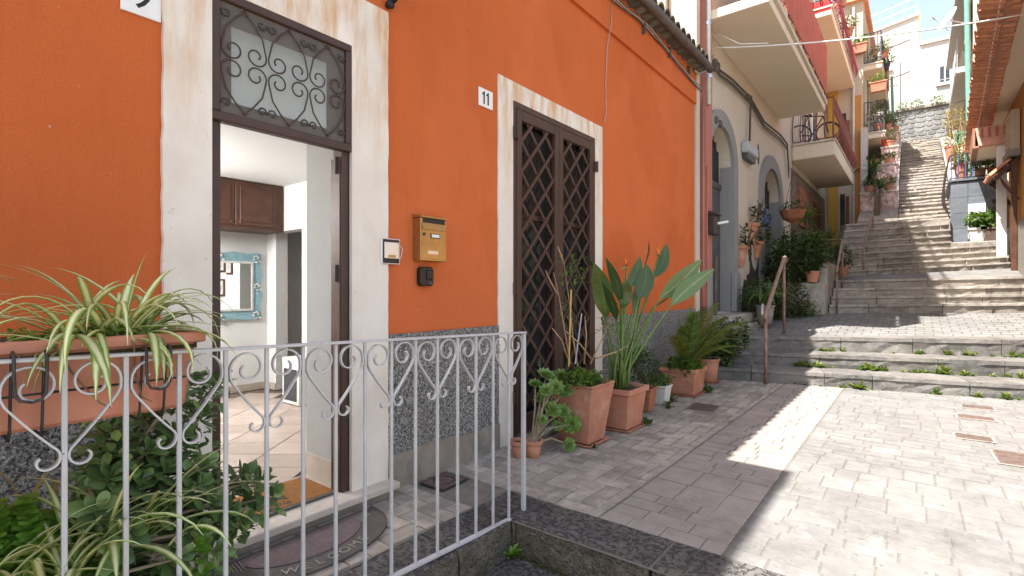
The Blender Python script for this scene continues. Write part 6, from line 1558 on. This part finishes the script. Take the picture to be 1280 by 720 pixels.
for h in (.5, .98):
    MB().tube([(-3.6, 38.6, a0w.z - .85 + h), (a1w.x, 38.6, a1w.z + .16 + h)], .01, 5).build('roof_rail', 'aluminium', WH); MB().tube([(a1w.x, 38.6, a1w.z + .16 + h), (a1w.x, 44.8, a1w.z + .16 + h)], .01, 5).build('roof_rail', 'aluminium', WH)
MB().tube([(a1w.x - .9, 38.42, 11), (a1w.x - .9, 38.42, a2w.z - .5)], .04, 6).build('downpipe', 'pipe_white', WH)
for k, (px_, py_, lab) in enumerate(((1128, 134, 'yellow-green weed tuft on the retaining wall coping by the pots'), (1146, 131, 'yellow-green weed tuft halfway along the retaining wall coping'), (1171, 127, 'yellow-green weed tuft under the white house window'))):
    q = onY(px_, py_, 36.0); q.z = 11.5; o = T('coping_weed', lab, 'weed', q, 'weeds on the retaining wall'); b = MB(); cloud(b, (q.x, q.y, 11.65), (.3, .2, .25), 110, .12, .4); b.build('foliage', 'leaf_bright', o, kind='stuff')
# ================================================================== RIGHT SIDE
OR_ = T('ochre_house', 'ochre house with a deep tiled eave along the right of the lane', 'building', (5, 14, 0))
RWX = 4.75
MB().box(RWX, 9, 9.5, 18.2, -.6, 1.2).box(RWX, 9, 9.5, 18.2, 2.95, 7).box(RWX, 9, 9.5, 18.2, 1.2, 2.95).build('wall', 'ochre_plaster', OR_) if False else MB().box(RWX, 9, 9.5, 18.2, -.6, 6.6).build('wall', 'ochre_plaster', OR_)
MB().box(RWX - .04, RWX, 9.6, 18.15, -.3, 2.95).build('rough_base', 'rough_render', OR_)
exl = lambda y: 3.70 + (y - 11.1) * .0385
MB().hexa([(exl(9.4) + .53, 9.4, 5.98), (RWX - .002, 9.4, 5.98), (RWX - .002, 23.2, 5.98), (exl(23.2) + .47, 23.2, 5.98)], [(exl(9.4) + .53, 9.4, 6.03), (RWX - .002, 9.4, 6.03), (RWX - .002, 23.2, 6.03), (exl(23.2) + .47, 23.2, 6.03)]).build('soffit', 'soffit_plaster', OR_)
MB().hexa([(exl(9.4) + .30, 9.4, 5.93), (exl(9.4) + .52, 9.4, 5.93), (exl(23.2) + .46, 23.2, 5.93), (exl(23.2) + .28, 23.2, 5.93)], [(exl(9.4) + .30, 9.4, 6.06), (exl(9.4) + .52, 9.4, 6.06), (exl(23.2) + .46, 23.2, 6.06), (exl(23.2) + .28, 23.2, 6.06)]).build('eave_beam', 'beam_brown', OR_)
TM3 = TM.copy(); TM3.materials.clear(); TM3.materials.append(MAT['orange_tile'])
y = 9.5; k = 0
while y < 23.2:
    inst(TM3, OR_, (exl(y) + U(-.02, .02), y, 6.02), (0, R(14), R(180) + U(-.06, .06)), (1, 1.05, 1.1), 'eave_tile')
    inst(TM3, OR_, (exl(y) + .02 + U(-.02, .02), y + .115, 6.08), (R(180), R(-14), R(180) + U(-.06, .06)), (1, 1.05, 1.1), 'eave_tile')
    y += .23; k += 1
b = MB(); b.add([(exl(9.4) + .1, 9.4, 6.16), (exl(23.2) + .1, 23.2, 6.16), (9, 23.2, 7.4), (9, 9.4, 7.4)], [(0, 1, 2, 3)]); b.build('roof_slope', 'orange_tile', OR_)
MB().tube([(exl(9.4) + .24, 9.4, 5.97), (exl(23.2) + .22, 23.2, 5.97)], .011, 6).build('eave_cable', 'cable_white', OR_)
PBk = T('pink_balcony', 'stubby balcony slab with pink scalloped edge and old wooden shutter', 'balcony', (4.6, 18, 4.9))
qa, qb = onY(1222, 205, 19.6), onY(1233, 176, 17.4)
MB().hexa([(4.12, 17.4, 4.95), (RWX + .3, 17.4, 4.95), (RWX + .3, 19.8, 4.95), (4.22, 19.8, 4.95)], [(4.12, 17.4, 5.0), (RWX + .3, 17.4, 5.0), (RWX + .3, 19.8, 5.0), (4.22, 19.8, 5.0)]).build('soffit', 'soffit_plaster', PBk)
MB().box(4.05, RWX + .3, 17.30, 17.40, 5.0, 5.45).build('front_edge', 'pink_edge', PBk); MB().hexa([(4.0, 17.3, 4.95), (4.12, 17.3, 4.95), (4.22, 19.85, 4.95), (4.1, 19.85, 4.95)], [(4.0, 17.3, 5.45), (4.049, 17.3, 5.45), (4.22, 19.85, 5.45), (4.1, 19.85, 5.45)]).build('side_edge', 'beam_brown', PBk)
for k in range(5): MB().box(4.14 + .14 * k, 4.19 + .14 * k, 17.25, 17.299, 5.18, 5.42).build('scallop', 'terracotta', PBk, bevel=.015)
shu = MB().box(RWX - .16, RWX - .02, 16.2, 17.28, 4.6, 5.5).build('old_shutter', 'cream_plaster', PBk)
for k in range(6): MB().box(RWX - .175, RWX - .161, 16.3, 17.18, 4.72 + k * .13, 4.80 + k * .13).build('louvre', 'cream_plaster', shu)
MB().box(RWX - .22, RWX - .02, 16.1, 17.29, 4.45, 4.59).build('sill', 'step_edge', PBk)
CN = T('wooden_canopy', 'small tiled wooden canopy on a dark brown post by the ochre wall', 'canopy', (4.5, 16.8, 1.8))
cxa, cya, cyb = 4.28, 16.3, 17.5
MB().hexa([(cxa, cya, 3.98), (RWX - .002, cya, 4.42), (RWX - .002, cyb, 4.42), (cxa, cyb, 3.98)], [(cxa, cya, 4.02), (RWX - .002, cya, 4.47), (RWX - .002, cyb, 4.47), (cxa, cyb, 4.02)]).build('deck', 'cabinet_wood', CN)
for k in range(6): inst(TM3, CN, (cxa - .03, cya + .1 + k * .2, 4.05), (0, R(43.5), R(180)), (1, .95, 1), 'canopy_tile')
for y in (cya + .08, cyb - .08):
    MB().flat([(cxa + .05, y, 3.97), (RWX - .05, y, 4.38)], (0, 1, 0), .04, .04).build('rafter', 'cabinet_wood', CN); MB().flat([(cxa + .12, y, 3.98), (RWX - .03, y, 3.45)], (0, 1, 0), .035, .035).build('brace', 'cabinet_wood', CN)
MB().box(RWX - .15, RWX - .045, cya + .02, cya + .14, 1.75, 4.38).build('post', 'old_wood', CN, bevel=.01)
fl_ = T('floodlight', 'small black double floodlight on the wall under the canopy', 'lamp', (4.5, 17.5, 3.3))
qf = onY(1247, 252, 17.4)
for d in (0, .18): MB().rects([(.05, .05, -.06), (.09, .08, .06)], (qf.x, qf.y, qf.z - d), .6).build('head', 'black_plastic', fl_)
MB().tube([(qf.x, qf.y, qf.z - .08), (RWX - .02, qf.y + .1, qf.z - .08)], .02, 6).build('arm', 'black_plastic', fl_)
wp = T('white_post', 'square white-painted post on a grey foot by the third flight', 'post', (4.5, 17.2, 1.9))
qp = onY(1252, 335, 17.2); MB().box(qp.x - .09, qp.x + .09, 17.12, 17.30, 2.2, 4.9).build('shaft', 'enamel_white', wp, bevel=.01); MB().box(qp.x - .11, qp.x + .11, 17.1, 17.32, 1.5, 2.199).build('foot', 'step_edge', wp, bevel=.01)
# slate-clad terrace box with railing and plants
SBX = T('slate_terrace', 'slate-clad terrace wall with a white hatch facing the stair', 'building', (4.2, 19, 2.8))
sa, sb_ = onY(1188, 302, 18.9), onY(1188, 236, 18.9); sc_ = onY(1243, 222, 18.9)
x0s, x1s, zt = sa.x, RWX - .002, 4.42
MB().box(x0s + .03, x1s, 18.93, 23.4, 1.5, zt - .05).build('core', 'slate', SBX)
for j in range(4):
    for i in range(3):
        w_ = (x1s - x0s) / 3; MB().box(x0s + i * w_ + .004, x0s + (i + 1) * w_ - .004, 18.90, 18.929, 2.66 + j * .435, 2.66 + (j + 1) * .435 - .008).build('slate_panel', 'slate', SBX, bevel=.003)
MB().box(x0s - .04, x1s, 18.86, 23.4, zt, zt + .05).build('coping', 'slate', SBX)
ha, hb2 = onY(1210, 268, 18.9), onY(1232, 254, 18.9); MB().box(ha.x, hb2.x, 18.86, 18.899, ha.z, hb2.z).build('hatch', 'enamel_white', SBX, bevel=.004)
MB().tube([(ha.x + .01, 18.87, ha.z), (ha.x + .01, 18.87, 2.8)], .015, 6).build('pipe', 'pipe_white', SBX)
MB().box(x0s - .02, x1s, 18.25, 18.86, 1.6, 2.68).build('base_ledge', 'step_stone', SBX, bevel=.02)
tr_ = T('terrace_railing', 'dark iron railing with bowed corner on the slate terrace', 'railing', (x0s, 19, zt + .05))
for k in range(8):
    x = x0s + .02 + k * (x1s - x0s - .05) / 7; MB().tube([(x, 18.95, zt + .05), (x, 18.95, zt + .75)], .013, 5).build('bar', 'blue_sign' if k < 5 else 'dark_iron', tr_)
for k in range(14):
    y = 19.1 + k * .22; MB().tube([(x0s - .02, y, zt - .9), (x0s - .12, y, zt - .5), (x0s - .12, y, zt - .1), (x0s - .02, y, zt + .75)], .012, 5).build('bar', 'dark_iron', tr_)
for z in (zt + .1, zt + .76): MB().tube([(x1s - .03, 18.95, z), (x0s, 18.95, z), (x0s - .02, 22.2, z)], .016, 6).build('rail', 'dark_iron', tr_)
potted((x0s + .25, 19.3, zt + .06), .16, .45, 'big square-looking orange pot behind the terrace railing', 'leaf_mid', (.2, .2, .15), 120)
potted((x0s + .65, 19.25, zt + .06), .12, .25, 'pale yellow-green plant behind the terrace railing', 'leaf_bright', (.25, .2, .25), 200)
potted((x0s + .9, 19.25, zt + .06), .12, .25, 'bushy plant on the terrace next to the ochre house', 'leaf_bright', (.25, .2, .22), 160)
for k, (px_, lab) in enumerate(((1221, 'glossy plant in the pale square tub below the white hatch'), (1237, 'glossy plant in a rusty tub next to the white post'))):
    q = onY(px_, 300, 18.4); o = T('tub_plant', lab, 'potted plant', (q.x, q.y, 2.69), 'tubs below the white hatch')
    MB().rects([(.13, .12, 0), (.17, .15, .3), (.19, .17, .3), (.19, .17, .35)], (q.x, q.y, 2.69)).build('tub', 'white_pot' if k == 0 else 'cover_rust', o)
    b = MB(); cloud(b, (q.x, q.y, 3.26), (.26, .2, .22), 170, .13, .55); b.build('foliage', 'leaf_bright', o, kind='stuff')
    s_ = MB(); stems(s_, (q.x, q.y, 3.0), (q.x, q.y, 3.3), (.2, .2, .2), 6); s_.build('stem', 'green_stem', o)
# house further up on the right with green pipe, balcony and dish
UH = T('upper_house', 'tall beige house with green downpipe up the right of the long stair', 'building', (5, 27, 4))
ux = onY(1190, 100, 24.5).x
MB().box(ux + .55, 9, 24.2, 34, 1, 15).build('wall', 'cream_plaster', UH)
MB().tube([(ux + .45, 24.1, 5.5), (ux + .30, 24.1, 17)], .07, 8).build('green_downpipe', 'green_pipe', UH)
MB().box(ux + .1, ux + .56, 24.4, 33, 9.2, 9.4).build('balcony_slab', 'white_plaster', UH); MB().box(ux + .12, ux + .56, 24.4, 33, 12.2, 12.4).build('balcony_slab', 'white_plaster', UH)
for k in range(16): MB().tube([(ux + .14, 24.45 + k * .3, 9.4), (ux + .14, 24.45 + k * .3, 10.4)], .014, 5).build('balcony_bar', 'rail_paint', UH)
MB().tube([(ux + .14, 24.4, 10.4), (ux + .14, 29.2, 10.4)], .02, 6).build('balcony_rail', 'rail_paint', UH)
bb = MB(); pr = [(ux + .45 + .03 * math.sin(i * 2.2), 24.25 + .06 * i) for i in range(16)]
bb.loft([[(p[0] - .1, p[1], 10.2) for p in pr], [(p[0] + .1, p[1], 12.2) for p in pr]], False, False); bb.build('awning_curtain', 'shade_cloth', UH)
for z0 in (5.6, 10.0): 
    f = MB().box(ux + .5, ux + .549, 26, 27, z0, z0 + 1.9).build('window', 'window_white', UH); MB().box(ux + .49, ux + .499, 26.1, 26.9, z0 + .1, z0 + 1.8).build('pane', 'window_dark', f)
dsh = T('satellite_dish', 'white satellite dish on the upper right house', 'satellite dish', onY(1186, 25, 24.3))
qd = onY(1184, 24, 24.3); b = MB(); n = 18; nrm = Vector((-.75, -.35, .45)).normalized(); e1 = nrm.orthogonal().normalized(); e2 = nrm.cross(e1)
b.loft([[qd + (e1 * math.cos(2 * math.pi * k / n) + e2 * math.sin(2 * math.pi * k / n)) * r_ + nrm * d_ for k in range(n)] for r_, d_ in ((.02, -.10), (.25, -.07), (.42, .0), (.43, .01), (.42, .012), (.25, -.055), (.02, -.08))], True); b.build('reflector', 'enamel_white', dsh, smooth=True)
MB().tube([qd - nrm * .05 - Vector((0, 0, .4)), qd + nrm * .45 - Vector((0, 0, .15))], .014, 5).build('feed_arm', 'aluminium', dsh); MB().tube([qd + nrm * .42 - Vector((0, 0, .17)), qd + nrm * .52 - Vector((0, 0, .11))], .035, 6).build('feed_horn', 'box_grey', dsh)
MB().tube([qd - nrm * .08, qd - nrm * .3 - Vector((-.2, 0, .1)), (ux + .5, 24.3, qd.z - .3)], .025, 6).build('mast', 'aluminium', dsh)
# green trellis and pots by the stair
GT = T('green_trellis', 'green painted lattice fence with vines right of the long stair', 'fence', (4.0, 22, 5))
gx0, gx1 = 3.95, 4.72; gy = 23.5
for k in range(8): MB().box(gx0 + k * .1, gx0 + .03 + k * .1, gy, gy + .03, 4.6, 6.9).build('slat', 'green_paint', GT)
for k in range(7): MB().box(gx0, gx1, gy - .03, gy - .001, 4.8 + k * .33, 4.83 + k * .33).build('slat', 'green_paint', GT)
shrub('dry_vine', 'straw-coloured dry vine on the green lattice', 'vine', (4.1, 23.3, 5.0), [((4.15, 23.35, 6.1), (.3, .2, .5), 240), ((3.95, 24.5, 7.6), (.35, .4, .5), 260)], .11, 'leaf_dry', None, .4, 8, 'dry_stem', .008)
potted((3.92, 25.2, 6.2), .2, .5, 'terracotta pot with tan grass beside the top of the stair', 'leaf_dry', (.3, .3, .35), 160)
ST(MB().hexa([(3.78, 19.8, 2), (5.2, 19.8, 2), (5.2, 32.5, 2), (3.78, 32.5, 2)], [(3.78, 19.8, 3.7), (5.2, 19.8, 3.7), (5.2, 32.5, 8.8), (3.78, 32.5, 8.8)]).build('stair_bank', 'step_stone'))
ST(MB().hexa([(1.4, 19.8, 2), (2.44, 19.8, 2), (2.28, 32.5, 2), (1.4, 32.5, 2)], [(1.4, 19.8, 3.6), (2.44, 19.8, 3.6), (2.28, 32.5, 8.7), (1.4, 32.5, 8.7)]).build('stair_bank', 'step_stone'))

# ================================================================== WIRES ACROSS THE LANE
GW = 'wires strung across the lane'
cable('overhead_wire', 'white overhead wire strung from the red sheet balcony to the tiled eave', [onX(893, 60, .1), onY(1285, 17, 11.0)], .012, 'cable_white', 'wire', GW, .10)
cable('overhead_wire', 'second pale wire leaving the beige facade under the balcony', [onX(892, 40, .1), onX(925, 55, .5), onX(960, 54, .9)], .010, 'cable_white', 'wire', GW)
cable('overhead_wire', 'grey cable loop between the eave and the pink pilaster', [onX(868, 88, .06), onX(873, 92, .1), onX(882, 88, .12), onX(892, 70, .1)], .018, 'cable_grey', 'wire', GW)
cable('overhead_wire', 'grey laundry wire between the corner house and the upper house', [(1.3, 26, 9.9), (ux + .5, 26, 9.6)], .015, 'cable_grey', 'wire', GW, .15)
cable('overhead_wire', 'thin dark wire below the laundry wire of the corner house', [(1.3, 27, 8.6), (ux + .5, 27, 8.9)], .012, 'cable_dark', 'wire', GW, .12)
for k, (y, z, lab) in enumerate(((24.3, 10.6, 'higher dark laundry pole jutting from the corner house'), (24.6, 9.5, 'lower dark laundry pole jutting from the corner house'))):
    tag(MB().tube([(1.9, y, z), (2.7, y + .3, z + .28)], .02, 6).build('laundry_pole', 'cable_dark'), lab, 'pole', 'laundry poles')
tag(MB().tube([(2.1, 27.5, 8.6), (2.05, 27.5, 10.6)], .05, 8).build('green_pole', 'green_pipe'), 'green upright pole on the terrazzo wall end', 'pole')
